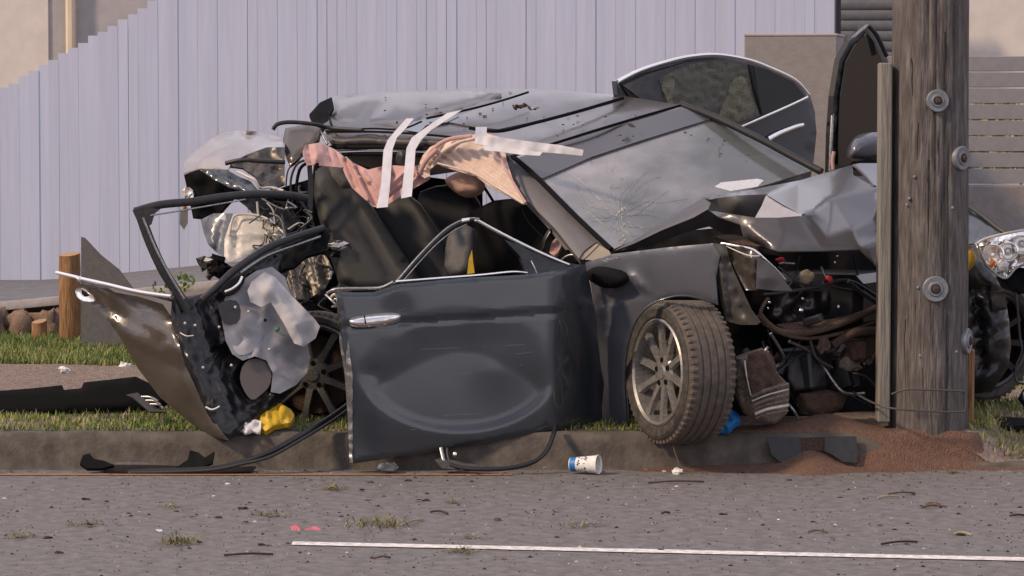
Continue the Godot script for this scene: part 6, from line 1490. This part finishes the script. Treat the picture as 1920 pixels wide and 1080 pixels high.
	for q in clumps:
		var c := on_ground(q[0], q[1], 0.003)
		var w: float = q[2] * 0.0021
		var st := SurfaceTool.new()
		st.begin(Mesh.PRIMITIVE_TRIANGLES)
		for k in q[4]:
			var p := c + Vector3(rng.randfn(0, 0.42) * w, 0, rng.randfn(0, 0.6) * w * 0.9)
			var dir := Vector3(rng.randf_range(-1, 1), rng.randf_range(0.05, 0.7) * (1.4 if q[4] > 100 else 0.5), rng.randf_range(-1, 1)).normalized()
			var len := rng.randf_range(0.02, 0.06)
			var sd := dir.cross(Vector3.UP).normalized() * 0.0022
			var mid := p + dir * len * 0.55 + Vector3(0, 0.003, 0)
			var end := p + dir * len - Vector3(0, len * 0.2 * dir.y, 0)
			st.set_color(Color(.06, .085, .02).lerp(Color(.26, .2, .09), rng.randf()) * rng.randf_range(0.7, 1.2))
			for v in [p - sd, mid - sd, mid + sd, p - sd, mid + sd, p + sd, mid - sd, end, mid + sd]: st.add_vertex(v)
		st.generate_normals()
		solo("grass_clump", st.commit(), M.blade, q[3], "grass clump", "torn grass clumps on the road")
	# grit
	var st := SurfaceTool.new()
	st.begin(Mesh.PRIMITIVE_TRIANGLES)
	st.set_smooth_group(-1)
	for k in 1900:
		var p := Vector3(rng.randf_range(-2.6, 2.6), 0.002, rng.randf_range(0.05, 3.6))
		var r := rng.randf_range(0.0012, 0.004) * (1.0 + 1.3 * float(rng.randf() < 0.1))
		st.set_color(Color(.02, .015, .012) if rng.randf() < 0.88 else Color(.42, .38, .36))
		var v := []
		for j in 4:
			var an := TAU * j / 4.0 + rng.randf()
			v.append(p + Vector3(cos(an) * r * 1.5, -0.002, sin(an) * r))
		var top := p + Vector3(0, r * 0.7, 0)
		for j in 4:
			for w in [top, v[j], v[(j + 1) % 4]]: st.add_vertex(w)
	st.generate_normals()
	var gm := StandardMaterial3D.new()
	gm.vertex_color_use_as_albedo = true
	gm.roughness = 0.9
	solo("road_grit", st.commit(), gm, "fine dark and pale grit strewn over the road", "grit", "", "stuff")
	var ls := SurfaceTool.new()
	ls.begin(Mesh.PRIMITIVE_TRIANGLES)
	ls.set_smooth_group(-1)
	for k in 1000:
		var z := 0.03 + absf(rng.randfn(0, 0.12)) if k % 2 else rng.randf_range(0.05, 3.0)
		var p := Vector3(rng.randf_range(-2.5, 2.5) if k % 3 else rng.randf_range(-2.5, -0.6), 0.004, z)
		if k % 2 == 0 and rng.randf() > exp(-(p.x + 2.5) * 0.4): continue
		if bumpy.get_noise_2d(p.x * 110.0 + 50.0, p.z * 160.0) < 0.03: continue
		var an := rng.randf() * TAU
		var r := rng.randf_range(0.004, 0.016)
		var u := Vector3(cos(an), 0, sin(an)) * r
		var v := Vector3(-sin(an), 0, cos(an)) * r * rng.randf_range(0.12, 0.5)
		var up := Vector3(0, r * rng.randf_range(0.1, 0.5), 0)
		ls.set_color([Color(.05, .03, .018), Color(.12, .075, .04), Color(.16, .13, .06), Color(.03, .022, .016)][rng.randi() % 4])
		for w in [p - u, p + v + up, p + u, p - u, p + u, p - v + up * 0.4]: ls.add_vertex(w)
	ls.generate_normals()
	solo("leaf_litter", ls.commit(), gm, "fine brown leaf litter along the gutter and over the left of the road", "leaf litter", "", "stuff")
	# crumbs on roof, windscreen and bonnet
	var s2 := SurfaceTool.new()
	s2.begin(Mesh.PRIMITIVE_TRIANGLES)
	for k in 46:
		var x := rng.randf_range(720, 1420)
		var y := 172.0 + (x - 720) * 0.09 + rng.randf_range(0, 60)
		var d: float = (16.0 + pane_slope([960, 288, 16.0, 1275, 198, 17.0, 620, 182, 17.6], x, y) - 0.075) if x < 1200 else (15.98 + pane_slope([966, 296, 15.98, 1276, 199, 17.02, 1150, 466, 15.42], x, y) - 0.06)
		if x > 1270 and y < 200 + (x - 1276) * 0.55: continue
		s2.append_from(lump(at(x, y, d), Vector3(rng.randf_range(0.003, 0.009), 0.003, 0.006), k * 1.3, 0.5, 6, true), 0, Transform3D())
	solo("roof_crumbs", s2.commit(), M.clod, "crumbs of dirt and leaf sprinkled on the roof and windscreen", "dirt", "", "stuff")

# ------------------------------------------------------------------ all together
func _ready() -> void:
	rng.seed = 77
	bumpy.seed = 5
	bumpy.noise_type = FastNoiseLite.TYPE_SIMPLEX_SMOOTH
	bumpy.frequency = 0.02
	bumpy.fractal_octaves = 3
	var cam := Camera3D.new()
	cam.name = "camera"
	cam.position = EYE
	cam.rotation = Vector3(-pitch, 0, 0)
	cam.fov = rad_to_deg(2.0 * atan(540.0 / FOCAL))
	cam.near = 0.5
	cam.far = 1000.0
	add_child(cam)
	cam.current = true
	var env := Environment.new()
	var sky := Sky.new()
	var sm := ProceduralSkyMaterial.new()
	sm.sky_top_color = Color(0.52, 0.54, 0.63)
	sm.sky_horizon_color = Color(0.62, 0.605, 0.635)
	sm.sky_curve = 0.2
	sm.ground_horizon_color = Color(0.30, 0.27, 0.26)
	sm.ground_bottom_color = Color(0.2, 0.18, 0.17)
	sm.sun_angle_max = 1.0
	sm.energy_multiplier = 1.2
	# broken high cloud, brighter towards the sun on the left
	var pic := Image.create(512, 256, false, Image.FORMAT_RGBAF)
	var cl := FastNoiseLite.new()
	cl.seed = 4
	cl.frequency = 0.9
	cl.fractal_octaves = 4
	for py in 256:
		for px in 512:
			var up := PI * (0.5 - (py + 0.5) / 256.0)
			var az := TAU * (px + 0.5) / 512.0
			var v := Vector3(cos(up) * sin(az), sin(up), -cos(up) * cos(az))
			var k := clampf(0.5 + 1.1 * cl.get_noise_3d(v.x * 1.6, v.y * 3.4, v.z * 1.6), 0.0, 1.0)
			k = smoothstep(0.15, 0.85, k)
			pic.set_pixel(px, py, Color(0.62 * k, 0.575 * k, 0.59 * k, 1.0))
	sm.sky_cover = ImageTexture.create_from_image(pic)
	sky.sky_material = sm
	env.background_mode = Environment.BG_SKY
	env.sky = sky
	env.tonemap_mode = Environment.TONE_MAPPER_LINEAR
	env.tonemap_exposure = 1.24
	env.sdfgi_enabled = true
	env.ssao_enabled = true
	env.ssil_enabled = true
	var we := WorldEnvironment.new()
	we.environment = env
	add_child(we)
	var sun := DirectionalLight3D.new()
	sun.name = "sun"
	sun.light_color = Color(1.0, 0.885, 0.75)
	sun.light_energy = 0.85
	sun.light_angular_distance = 6.0
	sun.shadow_enabled = true
	sun.rotation = Vector3(deg_to_rad(-38), deg_to_rad(-62), 0)
	add_child(sun)
	make_materials()
	build_setting()
	build_background()
	build_fence()
	build_stones()
	build_sand()
	build_pole()
	build_car()
	build_sheet_and_tape()
	road_marks()
	ground_trim()
	verge_litter()
	cup()
	road_litter()
	build_grass()
